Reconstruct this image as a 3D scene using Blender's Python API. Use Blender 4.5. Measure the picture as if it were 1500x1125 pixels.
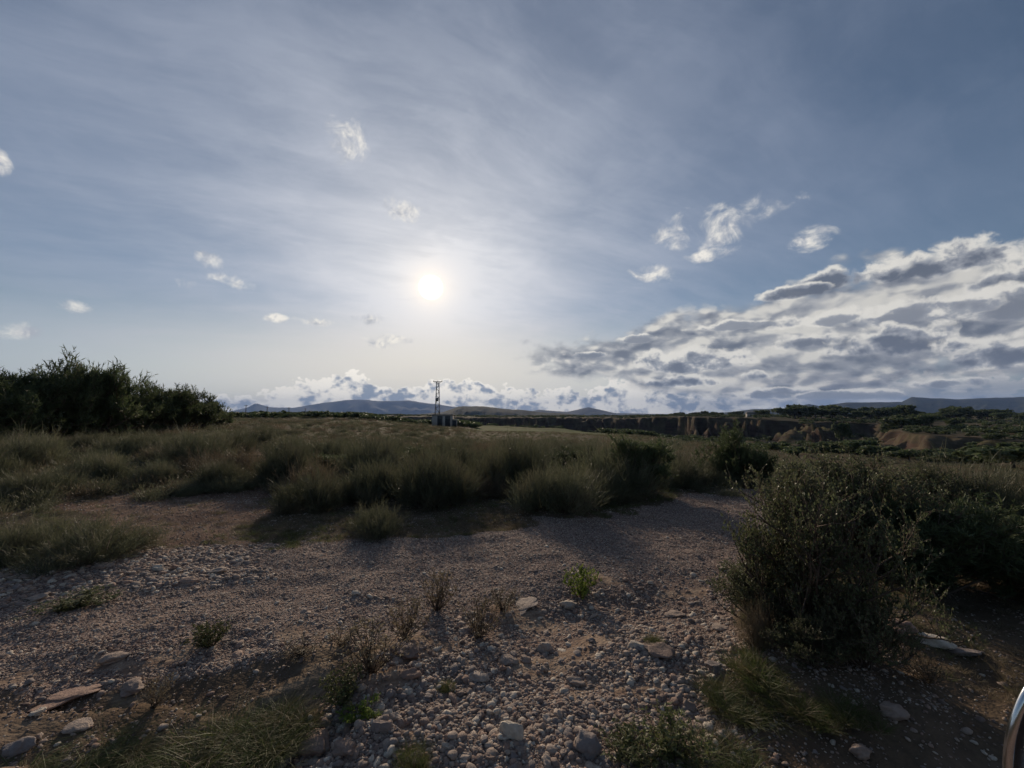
import bpy, math, random
import numpy as np
R = math.radians
for o in list(bpy.data.objects):
    bpy.data.objects.remove(o)
S = bpy.context.scene
COL = S.collection

# ------------------------------------------------------------------ camera
F, PX, PY = 580.0, 750.0, 562.5          # focal length and centre in pixels of a 1500 x 1125 frame
PITCH, EYE = R(4.4), 1.6
cam_d = bpy.data.cameras.new('camera'); cam = bpy.data.objects.new('camera', cam_d); COL.objects.link(cam)
cam_d.sensor_fit = 'HORIZONTAL'; cam_d.sensor_width = 36; cam_d.lens = 36 * F / 1500
cam_d.clip_start = 0.05; cam_d.clip_end = 80000
cam.location = (0, 0, EYE); cam.rotation_euler = (math.pi / 2 + PITCH, 0, 0)
S.camera = cam
CP, SP = math.cos(PITCH), math.sin(PITCH)

def ray(px, py):
    a, b = (px - PX) / F, (PY - py) / F
    return np.array((a, CP - b * SP, b * CP + SP))
def azel(px, py):
    d = ray(px, py); return math.degrees(math.atan2(d[0], d[1])), math.degrees(math.atan2(d[2], math.hypot(d[0], d[1])))
def project(x, y, z):
    z = z - EYE
    f = y * CP + z * SP; u = -y * SP + z * CP
    f = np.where(f > 0.05, f, 0.05)
    return PX + F * x / f, PY - F * u / f

# ------------------------------------------------------------------ node expressions
class E:
    nt = None
    def __init__(s, v): s.v = v
    def __add__(a, b): return M('ADD', a, b)
    __radd__ = __add__
    def __sub__(a, b): return M('SUBTRACT', a, b)
    def __rsub__(a, b): return M('SUBTRACT', b, a)
    def __mul__(a, b): return M('MULTIPLY', a, b)
    __rmul__ = __mul__
    def __truediv__(a, b): return M('DIVIDE', a, b)
def put(sock, v):
    if isinstance(v, E): v = v.v
    if isinstance(v, bpy.types.NodeSocket): E.nt.links.new(v, sock)
    else:
        try: sock.default_value = v
        except Exception: sock.default_value = tuple(v) + (1,)
def M(op, *a, clamp=False):
    n = E.nt.nodes.new('ShaderNodeMath'); n.operation = op; n.use_clamp = clamp
    for i, x in enumerate(a): put(n.inputs[i], x)
    return E(n.outputs[0])
def mx(a, b): return M('MAXIMUM', a, b)
def mn(a, b): return M('MINIMUM', a, b)
def clamp(a): return M('ADD', a, 0.0, clamp=True)
def sstep(x, a, b):
    n = E.nt.nodes.new('ShaderNodeMapRange'); n.interpolation_type = 'SMOOTHSTEP'
    put(n.inputs[0], x); n.inputs[1].default_value = a; n.inputs[2].default_value = b
    return E(n.outputs[0])
def vec(x, y, z):
    n = E.nt.nodes.new('ShaderNodeCombineXYZ')
    for i, q in enumerate((x, y, z)): put(n.inputs[i], q)
    return E(n.outputs[0])
def sep(v):
    n = E.nt.nodes.new('ShaderNodeSeparateXYZ'); put(n.inputs[0], v); return [E(o) for o in n.outputs]
def noise(v, scale, detail=4, rough=.5, dist=0, lac=2.0, out=0):
    n = E.nt.nodes.new('ShaderNodeTexNoise')
    put(n.inputs['Vector'], v); n.inputs['Scale'].default_value = scale; n.inputs['Detail'].default_value = detail
    n.inputs['Roughness'].default_value = rough; n.inputs['Distortion'].default_value = dist; n.inputs['Lacunarity'].default_value = lac
    return E(n.outputs[out])
def voronoi(v, scale, feature='F1', out=0, rnd=1.0):
    n = E.nt.nodes.new('ShaderNodeTexVoronoi'); n.feature = feature
    put(n.inputs['Vector'], v); n.inputs['Scale'].default_value = scale; n.inputs['Randomness'].default_value = rnd
    return E(n.outputs[out])
def mixc(f, a, b, mode='MIX'):
    n = E.nt.nodes.new('ShaderNodeMix'); n.data_type = 'RGBA'; n.blend_type = mode
    put(n.inputs[0], f)
    for k, q in ((6, a), (7, b)):
        if isinstance(q, (tuple, list)): n.inputs[k].default_value = tuple(q) + (1,)
        else: put(n.inputs[k], q)
    return E(n.outputs[2])
def scalec(c, f):                       # colour times number
    n = E.nt.nodes.new('ShaderNodeVectorMath'); n.operation = 'SCALE'
    if isinstance(c, (tuple, list)): n.inputs[0].default_value = c
    else: put(n.inputs[0], c)
    put(n.inputs['Scale'], f); return E(n.outputs[0])
def addv(a, b):
    n = E.nt.nodes.new('ShaderNodeVectorMath'); n.operation = 'ADD'
    for k, q in ((0, a), (1, b)):
        if isinstance(q, (tuple, list)): n.inputs[k].default_value = q
        else: put(n.inputs[k], q)
    return E(n.outputs[0])
def pw(x, pts):                         # piecewise linear curve of x
    y = E(float(pts[0][1]))
    out = None
    for (x0, y0), (x1, y1) in zip(pts, pts[1:]):
        t = M('MINIMUM', M('MAXIMUM', x - x0, 0.0), x1 - x0) * ((y1 - y0) / (x1 - x0))
        out = t if out is None else out + t
    return out + pts[0][1]

# ------------------------------------------------------------------ sun and sky
SUN_AZ, SUN_EL = azel(631, 421)
sd = np.array((math.sin(R(SUN_AZ)) * math.cos(R(SUN_EL)), math.cos(R(SUN_AZ)) * math.cos(R(SUN_EL)), math.sin(R(SUN_EL))))
sun_d = bpy.data.lights.new('sun', 'SUN'); sun = bpy.data.objects.new('sun', sun_d); COL.objects.link(sun)
sun_d.energy = 3.6; sun_d.angle = R(0.55); sun_d.color = (1.0, 0.82, 0.62)
sun.rotation_euler = (math.pi / 2 - R(SUN_EL), 0, math.pi - R(SUN_AZ)); sun.location = (0, 0, 60)

W = bpy.data.worlds.new('World'); S.world = W; W.use_nodes = True
E.nt = nt = W.node_tree; nt.nodes.clear()
sky = nt.nodes.new('ShaderNodeTexSky'); sky.sky_type = 'NISHITA'; sky.sun_disc = False
sky.sun_elevation = R(SUN_EL); sky.sun_rotation = R(SUN_AZ)
sky.altitude = 300; sky.air_density = 1.0; sky.dust_density = 0.3; sky.ozone_density = 2.0
tc = nt.nodes.new('ShaderNodeTexCoord'); D = E(tc.outputs['Generated'])
dx, dy, dz = sep(D)
az = M('ARCTAN2', dx, dy) * 57.29578
el = M('ARCSINE', mn(mx(dz, -1.0), 1.0)) * 57.29578
dot = dx * float(sd[0]) + dy * float(sd[1]) + dz * float(sd[2])
ang = M('ARCCOSINE', mn(dot, 1.0)) * 57.29578

def bg(col, strength):
    b = nt.nodes.new('ShaderNodeBackground'); 
    if isinstance(col, E): put(b.inputs[0], col)
    else: b.inputs[0].default_value = tuple(col) + (1,)
    put(b.inputs[1], strength); return b.outputs[0]
def mixs(f, a, b):
    m = nt.nodes.new('ShaderNodeMixShader'); put(m.inputs[0], f); nt.links.new(a, m.inputs[1]); nt.links.new(b, m.inputs[2]); return m.outputs[0]

base = bg(E(sky.outputs[0]), 0.058)
# thin high veil of cirrus, streaked, thickest round the sun
zz = mx(dz, 0.0) + 0.16
pv = vec(dx / zz, dy / zz, 0.0)
warp = noise(pv, 0.8, 3, .55, out=1)
pw_v = addv(pv, scalec(warp, 0.4))
sx, sy, _ = sep(pw_v)
ca, sa = math.cos(R(24)), math.sin(R(24))
ru, rv = sx * ca + sy * sa, sy * ca - sx * sa
streak = noise(vec(ru * 0.55, rv * 2.3, 0.0), 1.3, 5, .62)
soft = noise(pv, 0.7, 4, .5)
near = M('EXPONENT', ang * (-1 / 30.0))
fib = noise(vec(ru * 1.6, rv * 5.0, 0.3), 2.2, 6, .66, .25)
mott = noise(pw_v, 2.6, 6, .62, .2)
veil_a = clamp((sstep(streak, .36, .66) * .30 + sstep(soft, .36, .66) * .40 + sstep(fib, .38, .66) * .18 + sstep(mott, .40, .68) * .28) * (near * .85 + .16) + near * .74 - .05)
veil_c = mixc(near, (.19, .25, .38), (.86, .86, .88))
s1 = mixs(clamp(veil_a), base, bg(veil_c, 1.0))
# glow low under the sun, warm
low = sstep(el, 16.0, 1.5) * M('EXPONENT', M('POWER', (az - SUN_AZ) / 34.0, 2.0) * -1.0)
s1 = mixs(low * .86, s1, bg((1.02, .88, .66), 1.0))
pale = sstep(el, 13.0, 0.0) * .55
s1 = mixs(pale * (near * .6 + .4), s1, bg((.52, .61, .71), 1.0))

# ---- cumulus
def blob(px, py, w, h):
    a, e = azel(px, py); a1, _ = azel(px - w, py); a2, _ = azel(px + w, py); _, e1 = azel(px, py - h); _, e2 = azel(px, py + h)
    wa, he = (a2 - a1) / 2, (e1 - e2) / 2
    ta = (az - a) * (1 / wa); te = (el - e) * (1 / he)
    return 1.0 - ta * ta - te * te
def allmax(lst):
    o = lst[0]
    for q in lst[1:]: o = mx(o, q)
    return o
nfine = noise(D, 26, 6, .60, .25)
nmid = noise(vec(dx, dy, dz * 1.8), 9, 5, .58, .3)
nbig = noise(vec(dx, dy, dz * 2.6), 3.6, 6, .56, .3)
off = (float(sd[0]) * .012, float(sd[1]) * .012, float(sd[2]) * .012 + .006)
nfine_s = noise(addv(D, off), 26, 3, .60, .25)
# small fair-weather clouds standing alone (thin: they stay bright)
smalls = [(510,214,42,42),(583,310,34,22),(306,378,28,16),(344,414,38,13),(272,416,22,11),(110,451,40,13),(24,484,40,14),(2,240,18,20),
          (568,500,42,11),(545,468,34,9),(468,473,40,7),(405,467,20,7),(1060,325,100,34),(1000,345,50,22),(1045,374,46,11),(958,402,36,18),(1190,346,38,20),
          (1185,420,34,9)]
fs = allmax([blob(*b) for b in smalls])
nsm = noise(vec(dx, dy, dz * 1.2), 17, 7, .60, .5)
ds = mx(fs, -2.0) * .62 + (nsm - .5) * 3.4 - .12
a_small = sstep(ds, 0.0, .95)
lit_s = clamp((nfine - nfine_s) * 5.0 + .55)
c_small = mixc(lit_s, (.42, .44, .49), (.95, .90, .81))
s2 = mixs(a_small * .85, s1, bg(c_small, 1.0))

# layered deck to the right
def AE(px, py): return azel(px, py)
top = pw(az, [AE(800, 512), AE(900, 487), AE(1000, 462), AE(1130, 420), AE(1250, 388), AE(1380, 352), AE(1500, 352), (75, 30), (110, 22), (150, 8)])
bot = pw(az, [(0, 6.5), (12, 4.5), (30, 2.2), (180, 2.0)])
edge = mn(mn((top - el) * .22, (el - bot) * .35), (az - AE(800, 505)[0]) * .11)
def bil(v, sc):
    n = E.nt.nodes.new('ShaderNodeTexVoronoi'); n.voronoi_dimensions = '2D'; n.feature = 'SMOOTH_F1'; n.normalize = True
    put(n.inputs['Vector'], v); n.inputs['Scale'].default_value = sc; n.inputs['Detail'].default_value = 2; n.inputs['Roughness'].default_value = .55; n.inputs['Smoothness'].default_value = .6
    return 1.0 - E(n.outputs[0])
cw = noise(vec(dx, dy, dz * 1.8), 7, 3, .6, 0, out=1)
ar, er = az * .01745, el * .01745
cv = addv(vec(ar, er * 1.9, 0.0), scalec(addv(cw, (-.5, -.5, -.5)), .10))
b0_ = bil(cv, 11); b1_ = bil(addv(cv, (-.012, .024, 0)), 11)
dd = mn(edge, .75) + (nbig - .5) * 2.2 + (nmid - .5) * .9 + (b0_ - .62) * 1.1 + (nfine - .5) * .4 + .02
a_deck = sstep(dd, .0, .55)
# horizon ranks of small cumulus
rank_top = pw(az, [(-60, 1.2), AE(330, 590), AE(415, 578), AE(450, 563), AE(520, 556), AE(590, 580), AE(640, 562), AE(700, 566), AE(760, 580), AE(830, 576), AE(860, 584), AE(900, 560), AE(1100, 556), AE(1500, 560)])
nrank = noise(vec(dx, dy, dz * 1.35), 32, 4, .62, .4)
rv_ = vec(ar, er * 1.3, 0.0)
rb0 = bil(addv(rv_, scalec(addv(cw, (-.5, -.5, -.5)), .03)), 30)
nrank_s = noise(addv(vec(dx, dy, dz * 1.35), (off[0] * .7, off[1] * .7, .011)), 17, 5, .58, .4)
dr = mn((rank_top + .3 - el) * .55, .38) + (nrank - .5) * 1.5 + (rb0 - .62) * 2.4 + .05
a_rank = sstep(dr, .0, .20)
blue_base = mixc(near, (.17, .21, .29), (.26, .33, .44))
core_r = sstep(dr * .8 + (nrank_s - .5) * 3.4, .28, 1.0)
c_rank = mixc(core_r, mixc(near, (.74, .72, .68), (1.25, 1.16, 1.02)), blue_base)
s2 = mixs(a_rank * .93, s2, bg(c_rank, 1.0))
# deck colours: thin parts pass the light, thick parts are grey
nshade = noise(vec(dx, dy, dz * 3.2), 4.6, 6, .56, .2)
puff = noise(vec(dx, dy, dz * 1.7), 15, 5, .58, .35)
puff_s = noise(addv(vec(dx, dy, dz * 1.7), (off[0] * 1.4, off[1] * 1.4, .022)), 15, 4, .58, .35)
relief = (b1_ - b0_) * 2.4 + (puff_s - puff) * 1.4
core = clamp(sstep(-.22 + (nshade - .5) * 3.4 + (nmid - .5) * .8 + relief * 1.2 + (dd - .6) * .15, -.80, 1.0))
bright = mixc(sstep(b1_ - b0_, -.12, .10), mixc(near, (.58, .56, .52), (.96, .92, .83)), mixc(near, (.36, .36, .37), (.64, .65, .66)))
c_deck = mixc(sstep(core, .0, .55), bright, mixc(near, (.235, .245, .275), (.42, .44, .47)))
c_deck = mixc(sstep(core, .42, 1.0), c_deck, mixc(near, (.100, .115, .150), (.18, .21, .27)))
bankh = sstep(az, 16.0, 34.0) * sstep(el, 5.2, 2.0) * sstep(noise(vec(dx, dy, dz * 7.0), 5, 6, .55), .36, .56) * .75
s2 = mixs(bankh, s2, bg((.135, .17, .225), 1.0))
s3 = mixs(a_deck * .93, s2, bg(c_deck, 1.0))
# separate heaps with flat grey bases and sunlit rims, far ones first
def heap(prev, px, py, w, h, dark=1.0, a=.95):
    a0, e0 = azel(px, py); a1, _ = azel(px - w, py); a2, _ = azel(px + w, py); _, e1 = azel(px, py - h); _, e2 = azel(px, py + h)
    ta = (az - a0) * (2 / (a2 - a1)); te = (el - e0) * (2 / (e1 - e2))
    tl = mn(te, 0.0) * 1.7; tt = mx(te, 0.0)
    f = 1.0 - ta * ta - tl * tl - tt * tt
    d = mx(f, -2.0) * .62 + lump
    al = sstep(d, -.02, .42) * a
    co = sstep(d * .8 + shade - te * .30, .06, .80)
    c = mixc(sstep(co, .0, .5), rim_c, mid_c); c = mixc(sstep(co, .4, 1.0) * dark, c, dark_c)
    return mixs(al, prev, bg(c, 1.0))
lump = (b0_ - .62) * 1.5 + (nfine - .5) * 2.2 + (nmid - .5) * 1.3 + .03
shade = (b1_ - b0_) * 1.5 + (nshade - .5) * 1.2
rim_c = mixc(near, (.66, .64, .60), (1.0, .96, .87)); mid_c = mixc(near, (.27, .285, .32), (.44, .47, .52)); dark_c = mixc(near, (.105, .122, .160), (.18, .215, .28))
s4 = s3
for q in [(1560,395,150,34),(1380,388,120,30),(1250,408,80,20),(1150,432,60,12),(1500,450,90,34,.6),(1330,462,110,22,.4),(1200,470,80,14,.3),(1080,478,70,9,.3),(1180,503,70,15,.8),(1300,505,110,26),(1470,520,110,38),(1620,560,90,40),(860,521,26,6,.7),(935,497,34,8,.5),
          (1400,562,70,10,.6),(1130,578,60,10,.6),(1240,580,70,9,.4),(1010,532,92,23),(1100,551,22,9),(1000,560,62,11)]:
    s4 = heap(s4, *q)
# the veiled sun: disc and close aureole
disc = sstep(ang, 1.75, 1.15)
aure = M('EXPONENT', M('POWER', ang / 1.6, 1.0) * -1.0)
wide = M('EXPONENT', ang * (-1 / 9.0))
sc1 = bg((1.0, .93, .74), disc * 3.0)
sc2 = bg((1.0, .60, .16), aure * .62)
sc3 = bg((1.0, .82, .50), wide * .10)
def adds(a, b):
    m = nt.nodes.new('ShaderNodeAddShader'); nt.links.new(a, m.inputs[0]); nt.links.new(b, m.inputs[1]); return m.outputs[0]
fin = adds(adds(s4, sc1), adds(sc2, sc3))
wo = nt.nodes.new('ShaderNodeOutputWorld'); nt.links.new(fin, wo.inputs[0])
W.cycles.sampling_method = 'MANUAL'; W.cycles.sample_map_resolution = 512
S.view_settings.view_transform = 'Standard'; S.view_settings.look = 'None'; S.view_settings.gamma = 1
S.view_settings.use_curve_mapping = False; S.view_settings.exposure = 0.08
S.cycles.max_bounces = 6; S.cycles.diffuse_bounces = 2; S.cycles.transparent_max_bounces = 8; S.cycles.volume_bounces = 0

# ------------------------------------------------------------------ numpy noise and height of the land
def _hash(ix, iy, s):
    n = (ix.astype(np.int64) * 374761393 + iy.astype(np.int64) * 668265263 + s * 974634777) & 0xffffffff
    n = ((n ^ (n >> 13)) * 1274126177) & 0xffffffff
    return (n ^ (n >> 16)) & 0xffffffff
def perlin(x, y, s=0):
    ix, iy = np.floor(x), np.floor(y); fx, fy = x - ix, y - iy
    def g(a, b):
        t = _hash(ix + a, iy + b, s) * (2 * np.pi / 4294967296.0)
        return np.cos(t) * (fx - a) + np.sin(t) * (fy - b)
    u, v = fx ** 3 * (fx * (fx * 6 - 15) + 10), fy ** 3 * (fy * (fy * 6 - 15) + 10)
    return 1.5 * ((g(0, 0) * (1 - u) + g(1, 0) * u) * (1 - v) + (g(0, 1) * (1 - u) + g(1, 1) * u) * v)
def fbm(x, y, o=4, s=0, g=.5):
    t, a = 0, 1.0
    for k in range(o):
        t = t + a * perlin(x, y, s + k * 17); x, y, a = x * 2.03, y * 2.03, a * g
    return t
def ss(x, a, b):
    t = np.clip((x - a) / (b - a), 0, 1); return t * t * (3 - 2 * t)
def table(azv, yv, azs, ys, T):
    T = np.array(T, float); ly = np.log(np.maximum(ys, 1.0)); q = np.log(np.maximum(yv, 1.0))
    cols = np.stack([np.interp(q, ly, T[i]) for i in range(len(azs))])
    f = np.interp(azv, azs, np.arange(len(azs))); i = np.clip(f.astype(int), 0, len(azs) - 2); w = f - i; w = w * w * (3 - 2 * w)
    return np.take_along_axis(cols, i[None], 0)[0] * (1 - w) + np.take_along_axis(cols, (i + 1)[None], 0)[0] * w
NY = [1, 8, 15, 25, 40, 60, 100, 160, 220, 300, 450, 900]
NA = [-60, -52, -36, -22, -11, 0, 15, 25, 32, 38, 44, 49, 60]
NT = [[0,.3,.9,1.9,2.0,1.8,1.0,.5,0,0,0,0],
      [0,.15,.6,1.3,1.4,1.2,.7,.4,0,0,0,0],
      [0,.05,.2,.5,.8,.7,.4,.2,.2,.2,.2,0],
      [0,.02,.0,.1,.25,.3,.3,.5,.8,1.0,1.0,1.0],
      [0,.0,.0,-.1,-.2,-.5,-1.3,-2.5,-5,-8,-10,-10],
      [0,.0,-.05,-.2,-.5,-1.0,-2.9,-4.2,-5.0,-16,-18,-18],
      [0,.0,-.05,-.2,-.6,-1.5,-3.4,-6.0,-9,-15,-19,-19],
      [0,.0,-.1,-.4,-1.2,-2.8,-6.5,-9.5,-12.5,-16,-16,-16],
      [0,-.02,-.2,-.8,-2.2,-4.3,-7.5,-11,-13.5,-14,-14,-14],
      [0,-.05,-.5,-1.7,-3.4,-5.0,-7.8,-11.5,-12,-12,-12,-12],
      [0,-.1,-.8,-2.3,-3.9,-5.4,-8.2,-10.4,-11,-11,-11,-11],
      [0,-.2,-1.0,-2.5,-4.1,-5.6,-8.2,-9.6,-10,-10,-10,-10],
      [0,-.2,-1.0,-2.5,-4.1,-5.6,-8.0,-9,-10,-10,-10,-10]]
FY = [100, 160, 220, 300, 500, 900, 2000, 14000]
FA = [-60, -22, -11, 0, 15, 25, 32, 38, 44, 49, 60]
FT = [[.6,.5,.4,.4,.4,.3,-2,-25],[.3,.5,.8,1.0,1.1,.8,-2,-25],[-1,-1,-1,-1,-1.2,-1.5,-3,-25],[-2,-2,-2,-2,-2.4,-2.5,-4,-25],
      [-2,-2,-2,-2,-1.6,-2,-4,-25],[-1,-1,-1,-.6,-.6,-.6,-4,-25],[-2,-2,-2,-1.0,-.6,-.8,-4,-25],[-4.2,-4,-3.6,-2.6,-1.0,-1,-4,-25],
      [-4.6,-4.4,-4.0,-3.0,-1.0,-.9,-4,-25],[-5,-4.7,-4,-3,-1.2,-1,-4,-25],[-5,-4.7,-4,-3,-1.2,-1,-4,-25]]
def cliff_y(a):
    return np.interp(a, [-60, -12, 0, 15, 25, 32, 37, 41, 44, 46, 49, 60], [500, 480, 450, 400, 300, 250, 205, 230, 190, 150, 140, 140])
def H(x, y):
    x = np.asarray(x, float); y = np.asarray(y, float)
    shp = x.shape; x = x.ravel(); y = y.ravel()
    r = np.hypot(x, y) + 1e-6; a = np.degrees(np.arctan2(x, y)); Y = r * np.maximum(np.cos(np.radians(a)), .5)
    aa = np.clip(a, -60, 60)
    nr = table(aa, Y, NA, NY, NT); fr = table(aa, Y, FA, FY, FT)
    gul = np.abs(fbm(x / 26, y / 26, 4, 5)) * 34 + fbm(x / 90, y / 90, 2, 9) * 48 + fbm(x / 9, y / 9, 2, 13) * 3
    yc = cliff_y(aa) + gul - 10
    wd = 6 + 22 * ss(fbm(x / 38, y / 38, 3, 51), -.15, .45); s = ss(Y, yc - wd, yc + 5)
    wall = np.interp(aa, [-60, -30, -12, 60], [0, 0, 1, 1])
    gentle = ss(Y, 120, 300)
    z = nr * (1 - s) + fr * s
    z = z * wall + (1 - wall) * (nr * (1 - gentle) + fr * gentle)
    z += fbm(x / 30, y / 30, 4, 31) * np.interp(r, [12, 60, 200, 600, 6000], [0, .25, 1.0, .8, 3])
    mid = (1 - s) * np.interp(r, [60, 110, 170, 260], [0, .4, 1, 1]) * np.interp(aa, [-8, 18, 26, 60], [0, 0, 1, 1])
    z += mid * (np.maximum(0, .35 - np.abs(fbm(x / 42, y / 42, 4, 61))) * 7 - 1.6)
    # near relief: tufty ground off the track, eroded diagonal ledges low in the view
    px, py = project(x, y, np.zeros_like(x)); px = np.clip(px, -3000, 4500); py = np.clip(py, 0, 4000)
    nz = np.interp(r, [0, 14, 40], [1, 1, .6]) * (r < 200)
    z += nz * fbm(x * .9, y * .9, 3, 3) * .05 + (r < 30) * fbm(x * 5, y * 5, 3, 77) * .010
    led = ss(r, 5.2, 3.4) * ss(px, 900, 560) * ss(py, 900, 985)
    q = (y - .50 * x) * 2.2 + fbm(x * 1.1, y * 1.1, 2, 8) * .7
    saw = q - np.floor(q)
    z += led * (saw * .07 - .035 * ss(saw, .86, 1.0) * 2)
    z += -.06 * np.exp(-(((y - 3.15 - .18 * (x)) / .35) ** 2)) * ss(x, -1.2, -.2) * ss(x, 2.2, 1.2)
    bank = ss(px, 1030, 1200) * ss(r, 2.2, 3.2) * ss(r, 9, 5)
    z += bank * .14
    return z.reshape(shp)
def hz(x, y): return float(H(np.array([x]), np.array([y]))[0])
def ground(px, py, far=60):             # where the view ray of a pixel meets the land
    d = ray(px, py); ts = np.geomspace(1.0, far, 500); X, Yy, Z = d[0] * ts, d[1] * ts, EYE + d[2] * ts
    h = H(X, Yy); below = np.where(Z < h)[0]
    i = below[0] if len(below) else len(ts) - 1
    return X[i], Yy[i]

# ------------------------------------------------------------------ building helpers
def tag(o, label=None, cat=None, group=None, kind=None):
    if label: o['label'] = label
    if cat: o['category'] = cat
    if group: o['group'] = group
    if kind: o['kind'] = kind
    return o
def mesh_np(name, V, T, mats, smooth=False, mi=None):
    V = np.asarray(V, np.float32); T = np.asarray(T, np.int32)
    me = bpy.data.meshes.new(name); k = T.shape[1]
    me.vertices.add(len(V)); me.vertices.foreach_set('co', V.ravel())
    me.loops.add(T.size); me.loops.foreach_set('vertex_index', T.ravel())
    me.polygons.add(len(T)); me.polygons.foreach_set('loop_start', np.arange(0, T.size, k, dtype=np.int32))
    if smooth: me.polygons.foreach_set('use_smooth', np.ones(len(T), bool))
    for m in (mats if isinstance(mats, (list, tuple)) else [mats]): me.materials.append(m)
    if mi is not None: me.polygons.foreach_set('material_index', np.asarray(mi, np.int32))
    me.update(calc_edges=True); return me
def link(name, me, parent=None, loc=(0, 0, 0), rot=(0, 0, 0), sc=(1, 1, 1)):
    o = bpy.data.objects.new(name, me); COL.objects.link(o)
    o.location = loc; o.rotation_euler = rot; o.scale = sc
    if parent: o.parent = parent
    return o
class MB:                               # collects boxes and tubes into one mesh
    def __init__(s): s.V = []; s.T = []; s.n = 0
    def add(s, V, T):
        V = np.asarray(V, float); T = np.asarray(T, int); s.V.append(V); s.T.append(T + s.n); s.n += len(V); return s
    def box(s, x0, x1, y0, y1, z0, z1):
        V = [(x, y, z) for x in (x0, x1) for y in (y0, y1) for z in (z0, z1)]
        T = [(0,1,3),(0,3,2),(4,6,7),(4,7,5),(0,4,5),(0,5,1),(2,3,7),(2,7,6),(0,2,6),(0,6,4),(1,5,7),(1,7,3)]
        return s.add(V, T)
    def tube(s, P, rad, n=6, closed=False):
        P = np.asarray(P, float); m = len(P); rad = np.broadcast_to(np.asarray(rad, float), (m,))
        tg = np.roll(P, -1, 0) - np.roll(P, 1, 0) if closed else np.gradient(P, axis=0)
        tg /= np.linalg.norm(tg, axis=1)[:, None] + 1e-9
        up = np.array((0, 0, 1.)) if abs(tg[0][2]) < .9 else np.array((1., 0, 0))
        a = np.cross(tg, up); a /= np.linalg.norm(a, axis=1)[:, None] + 1e-9; b = np.cross(tg, a)
        th = np.arange(n) * 2 * np.pi / n
        V = P[:, None] + rad[:, None, None] * (a[:, None] * np.cos(th)[None, :, None] + b[:, None] * np.sin(th)[None, :, None])
        T = []
        for i in range(m if closed else m - 1):
            i2 = (i + 1) % m
            for j in range(n):
                j2 = (j + 1) % n; A, B, C2, D2 = i*n+j, i*n+j2, i2*n+j2, i2*n+j; T += [(A, B, C2), (A, C2, D2)]
        if not closed:
            for j in range(1, n - 1): T += [(0, j + 1, j), ((m-1)*n, (m-1)*n + j, (m-1)*n + j + 1)]
        return s.add(V.reshape(-1, 3), T)
    def mesh(s, name, mat, smooth=False): return mesh_np(name, np.vstack(s.V), np.vstack(s.T), mat, smooth)
    def build(s, name, mat, parent=None, smooth=False, **k): return link(name, s.mesh(name, mat, smooth), parent, **k)

# ------------------------------------------------------------------ materials
def new_mat(name):
    m = bpy.data.materials.new(name); m.use_nodes = True; E.nt = m.node_tree; E.nt.nodes.clear()
    out = E.nt.nodes.new('ShaderNodeOutputMaterial'); return m, out
def principled(col, rough=.9, bump=None, bstr=.3, bdist=.01, metal=0, spec=.3):
    p = E.nt.nodes.new('ShaderNodeBsdfPrincipled')
    if isinstance(col, E): put(p.inputs['Base Color'], col)
    else: p.inputs['Base Color'].default_value = tuple(col) + (1,)
    put(p.inputs['Roughness'], rough); p.inputs['Metallic'].default_value = metal; p.inputs['Specular IOR Level'].default_value = spec
    if bump is not None:
        b = E.nt.nodes.new('ShaderNodeBump'); b.inputs['Strength'].default_value = bstr; b.inputs['Distance'].default_value = bdist
        put(b.inputs['Height'], bump); E.nt.links.new(b.outputs[0], p.inputs['Normal'])
    return p
def objco(): return E(E.nt.nodes.new('ShaderNodeTexCoord').outputs['Object'])
def geopos(): return E(E.nt.nodes.new('ShaderNodeNewGeometry').outputs['Position'])
def orand(): return E(E.nt.nodes.new('ShaderNodeObjectInfo').outputs['Random'])
def foliage_mat(name, c1, c2, c3, trans=.35, nscale=3.0, rough=.6):
    m, out = new_mat(name)
    n1 = noise(objco(), nscale, 3); isl = E(E.nt.nodes.new('ShaderNodeNewGeometry').outputs['Random Per Island'])
    c = mixc(isl, c1, c2); c = mixc(sstep(n1, .45, .68) * .7, c, c3)
    c = mixc(1.0, c, scalec((1, 1, 1), orand() * .5 + .75), 'MULTIPLY')
    p = principled(c, rough, spec=.25)
    t = E.nt.nodes.new('ShaderNodeBsdfTranslucent'); put(t.inputs[0], scalec(c, 1.3))
    mxs = E.nt.nodes.new('ShaderNodeMixShader'); mxs.inputs[0].default_value = trans
    E.nt.links.new(p.outputs[0], mxs.inputs[1]); E.nt.links.new(t.outputs[0], mxs.inputs[2]); E.nt.links.new(mxs.outputs[0], out.inputs[0])
    return m
def simple_mat(name, c1, c2, nscale=5, rough=.85, metal=0, bstr=.3, bdist=.01, spec=.3):
    m, out = new_mat(name); n = noise(objco(), nscale, 6, .6)
    p = principled(mixc(sstep(n, .3, .7), c1, c2), rough, n, bstr, bdist, metal, spec); E.nt.links.new(p.outputs[0], out.inputs[0]); return m
MAT = {}
MAT['broom'] = foliage_mat('broom_green', (.062, .070, .040), (.135, .138, .084), (.15, .132, .086), .30, 2.2)
MAT['broom_dry'] = foliage_mat('broom_dry', (.13, .10, .065), (.19, .15, .098), (.10, .09, .055), .26, 2.2)
MAT['dark'] = foliage_mat('juniper_green', (.050, .070, .032), (.090, .115, .052), (.12, .13, .066), .34, 1.2)
MAT['leaf'] = foliage_mat('shrub_leaf', (.075, .092, .042), (.150, .168, .085), (.18, .178, .105), .35, 2.5, .5)
MAT['grass'] = foliage_mat('grass_green', (.075, .095, .035), (.12, .135, .052), (.15, .13, .070), .3, 4)
MAT['grass_dry'] = foliage_mat('grass_dry', (.21, .17, .11), (.14, .108, .07), (.11, .10, .055), .3, 4)
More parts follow.
